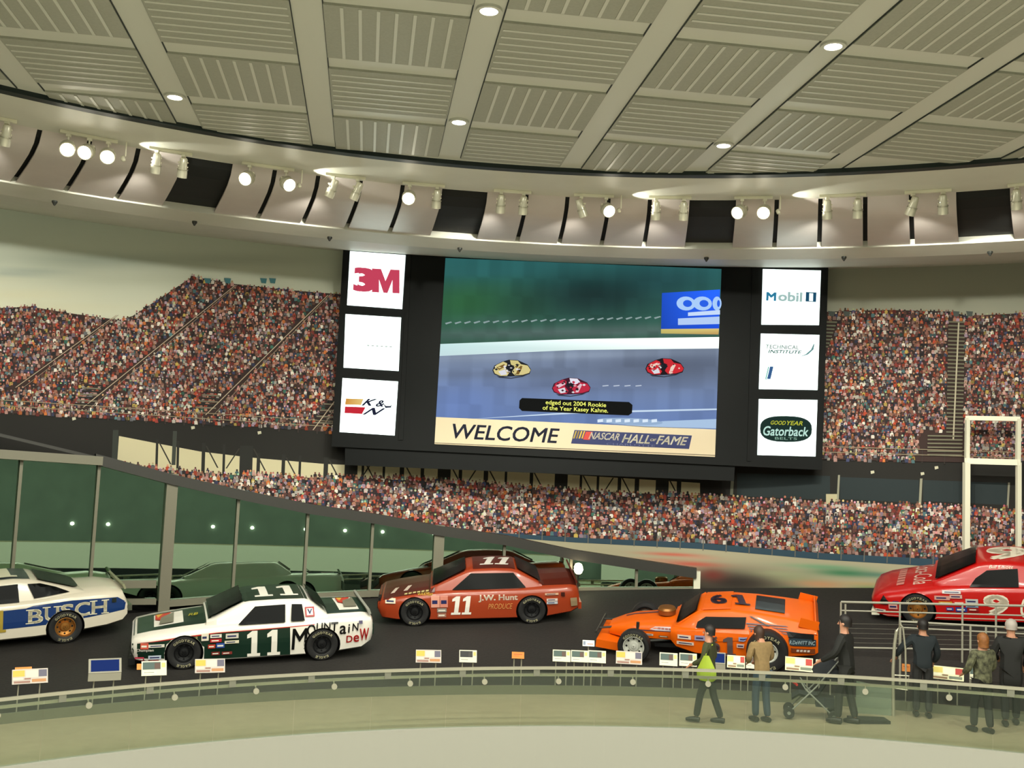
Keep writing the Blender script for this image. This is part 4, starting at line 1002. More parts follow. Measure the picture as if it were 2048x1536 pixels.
# ---- red stock car, aerodynamic, gold wheels
bt = [(2.32, .70, .32, .50, .52), (2.24, .82, .16, .57, .60), (2.0, .90, .11, .63, .70), (1.375, .945, .10, .72, .83), (.8, .95, .09, .79, .92), (.3, .95, .09, .82, .94), (-1.2, .95, .1, .84, .96), (-1.7, .95, .12, .86, 1.0), (-2.3, .92, .2, .87, 1.02), (-2.48, .88, .28, .84, .98), (-2.54, .85, .34, .74, .86)]
gt = [(1.05, .92, .78, .76), (.9, .96, .83, .78), (.18, 1.27, .86, .66), (0.0, 1.305, .87, .64), (-.5, 1.315, .88, .64), (-1.0, 1.27, .88, .65), (-1.2, 1.2, .88, .67), (-1.85, .98, .84, .76)]
pr = mat('bright_red_paint', C(186, 16, 14), 0.28, coat=0.25); GOLD = mat('rim_gold', C(186, 128, 62), 0.3, 0.7)
F, R = along((1838, 1246), 7.45)
c = Car(place(None, None, .80, fixed=(F, R)), 'bright red stock car with white script and a white nine', pr, bt, gt, rim=GOLD)
c.begin(); c.side([(-2.3, .1), (-2.3, .2), (-1.9, .19), (2.4, .21), (2.4, .09)], C(214, 204, 184)); c.end('paint_scheme')
c.begin()
WN = C(240, 228, 206)
c.stext('9', -.08, .28, .40, .44, WN, .04, .0)
c.stext('Coca-Cola', .60, .22, 2.35, .52, WN, .0, .35)
c.ttext('9', (-.08, -.46), (.72, -.46), (.06, .46), WN, .04, .0)
c.ttext('Coca-Cola', (-1.46, .70), (-1.46, -.62), (-1.08, .70), C(226, 190, 176), .0, .3)
[c.top([(-1.80, .62-k*.17), (-1.80, .49-k*.17), (-1.64, .49-k*.17), (-1.64, .62-k*.17)], C(206, 130, 120)) for k in range(7)]; c.stext('Bill Elliott', .06, 1.2, .52, .06, WN, .0, .3)
c.rects([(-1.02, .58, .30, .09, (206, 150, 140)), (-.72, .62, .24, .08, (214, 170, 160)), (-.86, .72, .36, .06, (196, 190, 190)), (-.94, .49, .26, .06, (200, 150, 50)), (-.66, .48, .24, .1, (206, 50, 40)), (-.42, .52, .24, .1, (190, 190, 186)), (-.42, .44, .24, .07, (130, 150, 170)), (-.8, .36, .14, .07, (60, 70, 150)), (-.62, .34, .22, .1, (40, 60, 140)), (-.38, .36, .2, .07, (150, 40, 40)), (-1.95, .34, .18, .12, (206, 150, 140)), (-1.86, .46, .12, .06, (60, 60, 120)), (-2.24, .26, .22, .06, (220, 200, 190))])
c.side([(-2.16, .44), (-2.05, .62), (-1.94, .5), (-1.98, .43)], BK); 
c.end('lettering')
c.begin(); c.side([(-.33, .85), (-.20, 1.02), (.02, 1.17), (.60, 1.21), (.60, .87)], BK); c.side([(.78, .89), (.78, 1.2), (1.0, 1.18), (1.4, .92)], BK)
c.top([(-.98, -.72), (-.98, .72), (-.18, .6), (-.18, -.6)], BK); c.top([(1.06, -.58), (1.06, .58), (1.75, .66), (1.75, -.66)], BK); c.end('windows', M_WIN)
b = MB(); b.box((-2.48, 0, 1.06), (.04, 1.66, .18), Matrix.Rotation(rad(24), 3, 'Y')); c.fix('spoiler', b, pr)
b = MB(); b.box((2.25, 0, .2), (.16, 1.6, .1)); c.fix('front_valance', b, M_WHITE)
b = MB(); b.box((2.31, 0, .44), (.05, 1.2, .1)); c.fix('grille', b, M_BLK)

# ---- white and blue fastback coupe
bt = [(2.40, .78, .36, .66, .68), (2.32, .84, .2, .74, .77), (2.0, .92, .17, .79, .83), (1.375, .95, .16, .83, .90), (.8, .96, .16, .87, .96), (.3, .96, .16, .88, .98), (-.8, .96, .17, .90, 1.0), (-1.5, .95, .20, .96, 1.05), (-2.2, .90, .26, .96, 1.06), (-2.52, .84, .32, .92, 1.0), (-2.62, .80, .42, .72, .80)]
gt = [(.95, .97, .80, .78), (.8, 1.0, .84, .8), (.2, 1.29, .87, .68), (0, 1.325, .88, .67), (-.4, 1.34, .88, .67), (-.75, 1.31, .88, .67), (-1.1, 1.21, .88, .68), (-1.75, 1.02, .85, .72)]
R, F = along((128, 1284), -7.35)
pc = mat('cream_white_paint', C(226, 216, 196), 0.25, coat=0.5); BLU = C(26, 56, 112)
c = Car(place(None, None, .80, fixed=(F, R)), 'cream white fastback race car with blue band and beer name', pc, bt, gt, rim=GOLD)
c.begin()
c.side([(-2.3, .44), (-2.3, .74), (.35, .79), (.62, .80), (.75, .84), (1.5, .885), (2.40, .86), (2.58, .74), (2.55, .58), (1.8, .5), (1.0, .43), (-.5, .40)], BLU)
c.top([(-.95, -.56), (-.95, .56), (.72, .56), (.72, -.56)], C(40, 44, 54)); 
c.end('paint_scheme')
c.begin()
CREAM = C(236, 228, 200)
def serif(ch, a0, a1, z0, h):
    v, f, asp = text2d(ch, .02); c.stext(ch, a0, z0, a1, h, CREAM, .02)
    bars = {'B': ((0, 0), (0, 1)), 'U': ((0, 1), (1, 1)), 'H': ((0, 0), (0, 1), (1, 0), (1, 1)), 'S': (), 'C': ()}[ch]
    w = a1-a0
    for i, j in bars:
        cx_ = a0+.12*w if i == 0 else a1-.12*w; zz = z0 if j == 0 else z0+h*.93; c.side([(cx_-.075, zz), (cx_+.075, zz), (cx_+.075, zz+h*.07), (cx_-.075, zz+h*.07)], CREAM)
for ch, a0, a1, z0 in (('B', .66, .94, .48), ('U', .97, 1.24, .505), ('S', 1.27, 1.52, .53), ('C', 1.54, 1.84, .54), ('H', 1.87, 2.18, .55)): serif(ch, a0, a1, z0, .29)
c.stext('1', .0, .36, .26, .44, C(176, 150, 60), own=slab1); c.stext('1', -.45, .36, -.19, .44, C(176, 150, 60), own=slab1)
for a0 in (-.7, .0): c.ttext('1', (a0, -.45), (a0+.5, -.45), (a0, .45), CREAM, own=slab1)
c.side([(2.28, .76), (2.37, .76), (2.37, .85), (2.28, .85)], C(30, 36, 30)); c.rects([(-1.0, .56, .3, .09, (206, 150, 60)), (-.95, .25, .3, .08, (180, 40, 40))])
c.end('lettering')
c.begin(); c.side([(-.35, .91), (.02, 1.24), (.48, 1.26), (.50, .92)], BK); c.side([(.66, 1.25), (.9, 1.24), (1.2, 1.15), (1.46, 1.04), (.78, .97)], BK)
c.top([(-.88, -.72), (-.88, .72), (-.2, .62), (-.2, -.62)], BK); c.top([(.86, -.58), (.86, .58), (1.55, .62), (1.66, .45), (1.66, -.45), (1.55, -.62)], BK); c.end('windows', M_WIN)
b = MB(); b.box((-2.55, 0, 1.05), (.04, 1.5, .12), Matrix.Rotation(rad(24), 3, 'Y')); c.fix('spoiler', b, mat('spoiler_clear', C(150, 150, 120), .3))
b = MB(); b.bar((-2.66, -.8, .60), (-2.66, .8, .60), .1, .12); c.fix('rear_bumper', b, M_CHROME)
b = MB(); b.bar((2.42, -.8, .48), (2.42, .8, .48), .1, .14); c.fix('front_bumper', b, M_CHROME)

# ---- orange open-wheeled modified
pm = mat('vivid_orange_paint', C(226, 96, 4), 0.4, coat=0.15, spec=.3); OR = C(226, 96, 4); PUR = C(84, 60, 70)
bt = [(.62, .80, .40, .80, .83), (.5, .88, .3, .83, .86), (.1, .93, .2, .86, .90), (-.6, .94, .17, .87, .92), (-1.35, .95, .18, .92, .97), (-1.9, .94, .26, .95, 1.0), (-2.3, .92, .30, .95, 1.0), (-2.38, .88, .34, .93, .97)]
gt = [(.56, .86, .74, .72), (.42, .90, .80, .76), (.10, 1.18, .86, .68), (-.02, 1.24, .87, .66), (-.6, 1.30, .88, .66), (-1.15, 1.27, .89, .68), (-1.7, 1.20, .91, .72), (-2.25, 1.10, .92, .80), (-2.36, 1.06, .90, .80)]
ZK = .87; bt = [(r[0], r[1], r[2], r[3]*ZK, r[4]*ZK) for r in bt]; gt = [(r[0], r[1]*ZK, r[2], r[3]) for r in gt]
c = Car(place((1269, 1322), (1535, 1339), .95), 'vivid orange open wheel modified race car with black roof number', pm, bt, gt, Ra=.46, Rt=.40, wb=1.375, rim=mat('rim_white', C(206, 206, 196), 0.4, .2), wy=.95, arches=False)
for o_ in [q for q in c.root.children if q.name.startswith('wheel')]:
    for w_ in list(o_.children): bpy.data.objects.remove(w_, do_unlink=True)
    bpy.data.objects.remove(o_, do_unlink=True)
c.zk = ZK
for sy in (1, -1):
    c.wheel(1.375, sy*.95, .345, sy, .26, rimr=.66); c.wheel(-1.375, sy*.98, .42, sy, .36, rimr=.52)
hood = [(2.02, .30, .34, .58, .60), (1.75, .44, .34, .66, .70), (1.5, .52, .36, .72, .77), (.9, .56, .38, .78, .84), (.45, .60, .38, .82, .88)]
hv, hf = loft(body_secs(hood)); h0 = MB().add(hv, hf); c.fix('hood', h0, pm, True)
n0 = c.bvh; c.bvh = BVHTree.FromPolygons([Vector((q[0], q[1], q[2]*ZK)) for q in hv], hf); c.Ra = 0.0
c.begin(); c.side([(-1.1, .66), (-.98, .73), (-.4, .77), (-.3, .68), (-.9, .63)], C(206, 190, 196)); c.side([(-1.5, .60), (-1.1, .61), (-.5, .64), (-.4, .66), (-1.0, .64), (-1.5, .63)], PUR); c.top([(-1.7, .1), (-1.0, .16), (-.6, .4), (-.6, .46), (-1.05, .24), (-1.7, .18)], PUR)
[c.side([(-.92+k*.08, .68), (-.86+k*.08, .68), (-.86+k*.08, .72), (-.92+k*.08, .72)], C(176, 110, 104)) for k in range(6)]; c.rects([(-1.46, .5, .16, .08, (220, 190, 40)), (-1.22, .5, .2, .05, (214, 206, 190)), (-.9, .48, .2, .05, (150, 90, 40))]); c.end('hood_graphics')
c.bvh = n0; c.Ra = .47; c.Rt = .42
c.begin()
c.side([(-.32, .80), (.0, .85), (.7, .885), (1.0, .90), (1.05, .70), (.3, .60), (-.45, .62), (-.5, .72)], OR)
c.top([(.05, .62), (.62, .62), (.62, -.62), (.05, -.62)], OR)
c.top([(1.12, -.50), (1.12, .42), (1.72, .44), (1.72, -.50)], BK)
c.side([(1.75, .95), (2.3, .90), (2.3, .66), (2.0, .66), (1.8, .80)], C(22, 24, 26)); c.side([(1.66, .62), (2.34, .62), (2.34, .78), (1.9, .80), (1.72, .76)], C(44, 60, 70))
for k in range(4): c.side([(.95+k*.03, 1.06-k*.05), (1.75, 1.05-k*.05), (1.8, 1.03-k*.05), (.95+k*.03, 1.03-k*.05)], PUR)
c.side([(1.0, 1.20), (1.06, 1.20), (1.62, .92), (1.55, .92)], BK); c.side([(1.72, .46), (2.32, .44), (2.32, .56), (1.75, .56)], C(120, 60, 30))
c.end('paint_scheme')
c.begin()
c.ttext('6', (.22, -.34), (.56, -.34), (.10, .30), C(60, 44, 56), .04); c.ttext('1', (.66, -.34), (1.02, -.34), (.54, .30), C(60, 44, 56), own=slab1)
c.stext('6', .12, .32, .42, .42, C(90, 70, 70), .06); c.stext('1', .46, .28, .74, .46, C(90, 74, 74), own=slab1)
c.stext('D.R.DeWITT INC', 1.74, .66, 2.32, .09, C(200, 220, 226), .01, .2); [c.side([(1.95+k*.07, .48), (2.0+k*.07, .48), (2.01+k*.07, .53), (1.96+k*.07, .53)], C(214, 200, 190)) for k in range(4)]
c.rects([(-.46, .62, .28, .1, (220, 196, 180)), (-.48, .48, .36, .08, (226, 206, 190)), (-.1, .62, .24, .12, (150, 140, 170)), (.8, .66, .24, .1, (140, 150, 190)), (.76, .50, .18, .1, (200, 170, 160))])
c.end('lettering')
c.begin(); c.side([(-.08, .90), (-.05, 1.02), (.12, 1.14), (.95, 1.18), (.92, .94)], BK); c.top([(-.5, -.66), (-.5, .66), (-.06, .6), (-.06, -.6)], C(40, 22, 10)); c.end('windows', M_WIN)
b = MB(); b.lathe([(.12, 0), (.19, .02), (.20, .14), (.17, .19), (.05, .20)], 20, None, (.78, 0, .86)); c.fix('air_cleaner', b, mat('bronze_filter', C(150, 100, 50), .35, .6), True)
b = MB(); b.box((2.0, 0, .26), (.5, 1.4, .2), Matrix.Rotation(rad(-8), 3, 'Y')); c.fix('nose_plate', b, pm)
b = MB(); b.tube([(2.25, -.6, .46), (2.25, .6, .46)], .03); b.tube([(2.25, .3, .46), (1.8, .25, .5)], .025); b.tube([(2.25, -.3, .46), (1.8, -.25, .5)], .025); b.tube([(1.375, -.9, .36), (1.375, .9, .36)], .04); b.tube([(1.375, .75, .36), (.5, .4, .34)], .03); b.tube([(1.375, -.75, .36), (.5, -.4, .34)], .03); b.tube([(1.375, .5, .36), (1.35, .5, .7)], .035); b.tube([(-1.375, -.9, .42), (-1.375, .9, .42)], .05); c.fix('front_suspension', b, M_DKST)['kind'] = 'stuff'
b = MB(); b.box((0.2, 0, .26), (1.6, 1.0, .1)); c.fix('floor_pan', b, M_BLK)
b = MB()
for sy in (-1, 1): b.tube([(.5, sy*.62, .86), (-.02, sy*.6, 1.24)], .025)
c.fix('roof_pillar', b, pm)
b = MB()
for sy in (-1, 1): b.box((-2.2, sy*.86, 1.12), (.38, .02, .22), Matrix.Rotation(rad(-14), 3, 'Y'))
b.box((-2.36, 0, 1.10), (.03, 1.72, .22), Matrix.Rotation(rad(15), 3, 'Y')); c.fix('spoiler', b, pm)
# ================================================================== GLASS GUARD ALONG THE WALKWAY EDGE
guard = empty('glass_guard', Matrix.Translation(pol(RE+0.06, 0, zw(0))), 'curved clear glass guard with steel top rail along the walkway edge', 'guard rail')
QI = guard.matrix_world.inverted()
DTH = 4.85; T0 = -2.6
def sweep_ring(r, dz, w, h, t0, t1, n, m, name, parent, inv):
    v = []; f = []
    for k in range(n+1):
        td = t0+(t1-t0)*k/n
        v += [inv @ pol(r+i*w/2, td, zw(td)+dz+j*h/2) for i, j in ((-1, -1), (1, -1), (1, 1), (-1, 1))]
    for k in range(n):
        for j in range(4): f.append((k*4+j, k*4+(j+1) % 4, k*4+4+(j+1) % 4, k*4+4+j))
    f += [(3, 2, 1, 0), tuple(n*4+q for q in range(4))]
    return MB().add(v, f).build(name, m, parent)
for k in range(-11, 12):
    a, b = T0+DTH*k+0.01, T0+DTH*(k+1)-0.01
    v = []; f = []
    for i in range(5):
        td = a+(b-a)*i/4
        v += [QI @ pol(RE+0.06+i2*.008, td, zw(td)+z) for i2, z in ((-1, 0.03), (1, 0.03), (1, 0.92), (-1, 0.92))]
    for i in range(4):
        for j in range(4): f.append((i*4+j, i*4+(j+1) % 4, i*4+4+(j+1) % 4, i*4+4+j))
    MB().add(v, f).build('glass_panel', M_GLASS, guard)
    out = pol(1, a)-Vector((CX, CY, 0)); p = QI @ pol(RE+0.03, T0+DTH*k+DTH/2, zw(T0+DTH*k+DTH/2)+0.74)
    q = QI @ pol(RE+0.17, T0+DTH*k+DTH/2, zw(T0+DTH*k+DTH/2)+0.80)
    bb = MB(); bb.lathe([(.045, -.02), (.045, .02)], 12, out.to_track_quat('Z', 'Y').to_matrix(), p); bb.bar(p, q, .02); bb.build('bracket', M_STEEL, guard)
    td = T0+DTH*k+DTH*0.2
    bb = MB(); bb.bar(QI @ pol(RE+0.06, td, zw(td)+.82), QI @ pol(RE+0.06, td, zw(td)+.945), 0.10, .03, up=out); bb.build('joint_clamp', mat('clamp_grey', C(112, 112, 98), .5), guard)
sweep_ring(RE+0.06, 0.945, 0.045, 0.045, T0+DTH*-11, T0+DTH*12, 140, M_STEEL, 'top_rail', guard, QI)
sweep_ring(RE+0.18, 0.815, 0.045, 0.04, T0+DTH*-11, T0+DTH*12, 140, M_STEEL, 'hand_rail', guard, QI)

# ================================================================== EXHIBIT PLACARDS
M_PLAC = vcol_mat('placard_print', 0.4); M_PB = mat('placard_back', C(60, 60, 56), .5)
PAL = {'mixed': ((196, 186, 176), (222, 180, 70), (214, 204, 190), (150, 110, 96), (96, 92, 110), (186, 130, 80)), 'photo': ((226, 222, 196), (70, 90, 84), (236, 232, 206), (90, 66, 56), (230, 206, 120), (130, 130, 120)),
       'orange': ((216, 130, 46), (206, 112, 36), (222, 146, 60), (190, 96, 40), (214, 120, 40), (220, 140, 60)), 'dark': ((210, 206, 190), (30, 30, 34), (222, 218, 196), (50, 46, 46), (226, 190, 110), (110, 110, 104)), 'bright': ((240, 236, 196), (232, 214, 120), (246, 242, 214), (150, 120, 90), (190, 60, 50), (120, 130, 110))}
PLAC = [(60, 1353, 58, 26, 'mixed', 'printed exhibit placard with an orange tab above its top edge'), (308, 1337, 44, 27, 'photo', 'picture placard with an orange tab at its side below the green nose'), (420, 1332, 54, 26, 'mixed', 'printed placard standing before the front wheel of the green and white car'),
        (857, 1313, 49, 25, 'mixed', 'patchwork printed placard standing alone before the rust orange car'), (936, 1313, 34, 24, 'dark', 'small placard with a dark photograph'), (1036, 1311, 24, 13, 'orange', 'tiny plain orange card on a thin stand'),
        (1123, 1312, 34, 23, 'photo', 'first of three touching photo placards beside the open wheel car nose'), (1159, 1313, 33, 23, 'photo', 'middle of three touching photo placards beside the open wheel car nose'), (1194, 1314, 34, 24, 'photo', 'last of three touching photo placards beside the open wheel car nose'), (1258, 1316, 50, 25, 'mixed', 'printed placard in front of the orange car front wheel'),
        (1337, 1319, 34, 25, 'photo', 'bright placard of a touching pair below the orange hood'), (1376, 1320, 33, 25, 'photo', 'bright placard of a touching pair below the orange door'), (1472, 1324, 33, 24, 'bright', 'glowing white placard of a pair below the orange door'), (1503, 1325, 20, 24, 'photo', 'placard half hidden behind the tan jacket'),
        (1598, 1329, 50, 26, 'bright', 'glowing wide placard with a yellow block behind the orange car tail'), (1650, 1333, 33, 23, 'photo', 'placard with a dark blue figure beside the man pushing the stroller'), (1812, 1336, 14, 14, 'orange', 'little orange card beside the steel gate post'), (1895, 1347, 54, 24, 'bright', 'glowing green and yellow placard behind the steel railing'), (1946, 1347, 10, 22, 'photo', 'narrow placard beside the patterned coat')]
RP = 16.95
def stand(name, x, y, w, h, label, R=RP, tilt=32):
    p = hit_cyl(x, y, R); d = (p-CAM).length; td = ang(p); sc = d/FPX; W_, H_ = w*sc, h*sc/math.cos(rad(tilt-16))
    out = (pol(1, td)-Vector((CX, CY, 0))).normalized(); zb = zt(R, td) if R > RT else zw(td)
    base = Vector((p.x, p.y, zb)); right = Vector((out.y, -out.x, 0))
    M = frame(base, right, Vector((0, 0, 1)))
    e = empty(name, M, label, 'placard'); zc = p.z-zb
    up = Vector((0, math.sin(rad(tilt)), math.cos(rad(tilt)))); nrm = Vector((0, -math.cos(rad(tilt)), math.sin(rad(tilt))))
    return e, W_, H_, Vector((0, 0, zc)), up, nrm
def blocks(P, c, up, nrm, W_, H_, lst):
    for i, (u0, v0, u1, v1, col) in enumerate(lst):
        o = c+nrm*(0.0125+0.0008*i); q = [o+Vector((1, 0, 0))*(u-.5)*W_+up*(v-.5)*H_ for u, v in ((u0, v0), (u1, v0), (u1, v1), (u0, v1))]; P.add(q, [(0, 1, 2, 3)], C(*col))
def legs(e, c, W_, n=2):
    for s_ in ((-.3, .3) if n == 2 else (0,)):
        b = MB(); b.tube([(s_*W_, 0.01, 0), (s_*W_, 0.01, c.z)], .012, 8); b.build('leg', M_STEEL, e)
random.seed(21)
for x, y, w, h, kind, label in PLAC:
    e, W_, H_, c, up, nrm = stand('exhibit_placard', x, y, w, h, label)
    b = MB(); b.box(c, (W_, 0.022, H_), Matrix.Rotation(-rad(32), 3, 'X')); pn = b.build('panel', M_PB, e)
    p = PAL[kind]; P = Paint()
    L_ = [(0, 0, 1, 1, p[0]), (0.02, .5, .35, .92, p[1]), (.38, .42, .72, .9, p[2]), (.74, .45, .97, .92, p[4]), (.05, .06, .5, .2, p[3]), (.55, .1, .95, .3, p[5]), (.03, .26, .3, .42, p[2]), (.34, .28, .52, .38, p[3])]
    if kind in ('photo', 'dark'): L_ = [(0, 0, 1, 1, p[0]), (.05, .42, .76, .92, p[1]), (.52, .45, .74, .85, p[3]), (.8, .55, .95, .85, p[4]), (.06, .08, .6, .3, p[2]), (.1, .2, .5, .24, p[5])]
    if kind == 'orange': L_ = [(0, 0, 1, 1, p[0]), (.15, .55, .85, .7, p[3]), (.15, .3, .6, .42, p[1])]
    blocks(P, c, up, nrm, W_, H_, L_); P.build('print', M_PLAC, pn)
    if x in (60, 308):
        q = [c+nrm*.005+Vector((W_*u, 0, 0))+up*H_*v for u, v in (((-.42, .5), (.05, .5), (.05, .66), (-.42, .66)) if x == 60 else ((-.68, -.05), (-.5, -.05), (-.5, .35), (-.68, .35)))]
        MB().add(q, [(0, 1, 2, 3)]).build('tab', mat('tab_orange', C(226, 136, 40), .5), e)
    legs(e, c, W_, 1 if w < 20 else 2)
for x, y, w, h, lab in ((210, 1332, 56, 26, 'grey framed touch screen with a blue picture standing beside the track'), (1438, 1317, 24, 22, 'grey framed touch screen with a blue picture behind the lime bag')):
    e, W_, H_, c, up, nrm = stand('touch_screen', x, y, w, h, lab); e['category'] = 'screen'
    b = MB(); b.box(c, (W_, 0.04, H_), Matrix.Rotation(-rad(32), 3, 'X')); b.box(c-up*H_*.5+Vector((0, .02, -.06)), (W_, .06, .13)); b.build('casing', M_GREY, e)
    P = Paint(); o = c+nrm*.022; P.add([o+Vector((W_*u, 0, 0))+up*H_*v for u, v in ((-.43, -.4), (.43, -.4), (.43, .4), (-.43, .4))], [(0, 1, 2, 3)], C(40, 70, 150)); P.build('display', vcol_mat('display_blue', .3, emit=.55), e); legs(e, c, W_)
e, W_, H_, c, up, nrm = stand('exhibit_placard', 1177, 1287, 23, 12, 'small white card standing on the track ahead of the orange car', 17.9)
b = MB(); b.box(c, (W_, .015, H_), Matrix.Rotation(-rad(32), 3, 'X')); pn = b.build('panel', M_PB, e); P = Paint(); blocks(P, c, up, nrm, W_, H_, [(0, 0, 1, 1, (226, 224, 220)), (.05, .2, .25, .8, (130, 140, 160)), (.4, .3, .9, .45, (190, 150, 130))]); P.build('print', M_PLAC, pn); legs(e, c, W_, 1)

# ================================================================== STEEL RAILINGS, GATE AND WHITE FRAME BY THE RED CAR
M_WIRE = mat('wire_dark', C(84, 80, 68), .5)
def railing(name, label, R, rails, posts, x0, x1, low=0.0, step=40):
    p0 = hit_cyl(x0, 1250, R); e = empty(name, Matrix.Translation((p0.x, p0.y, zt(R, ang(p0)))), label, 'railing'); I = e.matrix_world.inverted()
    for nm, y0, y1, r in rails:
        n = 8; b = MB(); b.tube([I @ hit_cyl(x0+(x1-x0)*k/n, y0+(y1-y0)*k/n, R) for k in range(n+1)], r, 8); b.build(nm, M_GREY if nm != 'wire' else M_WIRE, e)
    for x, y in posts:
        p = hit_cyl(x, y, R); b = MB(); b.tube([I @ p, I @ Vector((p.x, p.y, zt(R, ang(p))))], .02, 8); b.build('post', M_GREY, e)
    return e
railing('steel_railing', 'long steel railing with wires fencing off the red car', 19.0, [('top_rail', 1204, 1214, .024), ('mid_rail', 1221, 1234, .016)]+[('wire', 1247+k*9.5, 1256+k*9.5, .0045) for k in range(5)]+[('toe_rail', 1295, 1303, .018)], [(1682, 1204), (1691, 1208), (1800, 1207), (1925, 1211), (1992, 1213), (2110, 1216)], 1682, 2150)
railing('steel_railing', 'lower double bar steel railing between the people and the red car', 17.8, [('top_rail', 1243, 1262, .02), ('mid_rail', 1255, 1273, .014)], [(1801, 1243), (1941, 1251), (1972, 1253), (2090, 1258)], 1801, 2150)
p = hit_walk(1787, 1432); e = empty('gate_post', Matrix.Translation(p), 'tall curved steel gate post with glass leaf at the walkway edge', 'gate'); I = e.matrix_world.inverted(); Rg = rad_of(p)
pt = lambda x, y: I @ hit_cyl(x, y, Rg)
b = MB(); b.tube([(0, 0, 0), pt(1786, 1345), pt(1789, 1290), pt(1793, 1262), pt(1801, 1250)], .028, 8); b.build('post', M_STEEL, e)
b = MB(); b.tube([I @ hit_cyl(1812, 1378, Rg), pt(1811, 1300), pt(1806, 1255), pt(1801, 1250)], .016, 8); b.build('brace', M_STEEL, e)
b = MB(); b.tube([pt(1785, 1350), pt(1818, 1352), pt(1815, 1380), pt(1785, 1376)], .014, 8); b.build('latch_frame', M_STEEL, e)
q = [pt(1784, 1376), pt(1713, 1362), pt(1711, 1428), pt(1783, 1434)]; MB().add(q+[w+Vector((0, .012, 0)) for w in q], [(0, 1, 2, 3), (7, 6, 5, 4), (0, 4, 5, 1), (1, 5, 6, 2), (2, 6, 7, 3), (3, 7, 4, 0)]).build('glass_leaf', glass_mat('leaf_glass', (.7, .8, .7, 1), .06, (1, 1, 1, 1), 0, ((.35, .4, .32, 1), .35)), e)
# white frame on two legs
RF = 23.12
p = hit_cyl(1984, 1120, RF); e = empty('white_frame', Matrix.Translation((p.x, p.y, zt(RF, ang(p)))), 'open white square frame raised on two legs behind the red car', 'frame'); I = e.matrix_world.inverted()
q = lambda x, y: I @ hit_cyl(x, y, RF)
def frm(a, b_, w, nm): mb_ = MB(); mb_.bar(a, b_, w, w*1.2); mb_.build(nm, M_WHITE, e)
frm(q(1935, 836), q(1934, 924), .085, 'upright'); frm(q(2037, 838), q(2036, 926), .085, 'upright')
frm(q(1931, 836), q(2041, 838), .085, 'top_bar'); frm(q(1930, 922), q(2040, 925), .11, 'bottom_bar')
for x in (1933, 2037):
    a = hit_cyl(x, 925, RF); a2 = Vector((a.x, a.y, zt(RF, ang(a)))); frm(I @ a, I @ a2, .12 if x < 2000 else .09, 'leg')
a = hit_cyl(2052, 790, RF-.1); e = empty('green_flag', Matrix.Translation(a), 'dark green cloth flag hanging beside the white frame', 'flag'); I = e.matrix_world.inverted()
b = MB(); v = []; f = []
for i in range(7):
    for j in range(6):
        w = hit_cyl(2052-8*j/5*(i/6)*2.2+18*(j/5), 790+i*11, RF-.1); v.append(I @ (w+Vector((0, .05*math.sin(j*1.6+i*.5), 0))))
for i in range(6):
    for j in range(5): f.append((i*6+j, i*6+j+1, i*6+j+7, i*6+j+6))
b.add(v, f).build('cloth', mat('flag_green', C(20, 84, 44), .7), e, smooth=True)
b = MB(); pp = I @ hit_cyl(2072, 785, RF-.1); gz = zt(RF-.1, ang(hit_cyl(2072, 785, RF-.1))); b.tube([pp, Vector((pp.x, pp.y, gz-a.z))], .02, 8); b.build('pole', M_WHITE, e)
# black mat on the walkway
p = hit_walk(1737, 1444); e = MB().box((0, 0, .03), (.62, .32, .06)).build('floor_box', M_BLK); e.matrix_world = frame(p, Vector((1, 0, 0)), Vector((0, 0, 1))) ; tag(e, 'flat black box lying on the walkway behind the suited man', 'box')

# ================================================================== PEOPLE
def skinned(name, V, E, Rr, m, parent, root=0, sub=1):
    me = bpy.data.meshes.new(name); me.from_pydata([tuple(v) for v in V], E, [])
    o = bpy.data.objects.new(name, me); COL.objects.link(o)
    md = o.modifiers.new('s', 'SKIN'); md.use_smooth_shade = True
    sv = me.skin_vertices[0].data if me.skin_vertices else None
    if sv is None: 
        bm = bmesh.new(); bm.from_mesh(me); bm.verts.layers.skin.verify(); bm.to_mesh(me); bm.free(); sv = me.skin_vertices[0].data
    for i, r in enumerate(Rr):
        sv[i].radius = r if isinstance(r, tuple) else (r, r); sv[i].use_root = (i == root)
    sd = o.modifiers.new('d', 'SUBSURF'); sd.levels = sub; sd.render_levels = sub
    dg = bpy.context.evaluated_depsgraph_get(); dg.update(); m2 = bpy.data.meshes.new_from_object(o.evaluated_get(dg), depsgraph=dg)
    bpy.data.objects.remove(o, do_unlink=True); m2.materials.clear(); 
    return link(name, m2, m, parent, smooth=True)
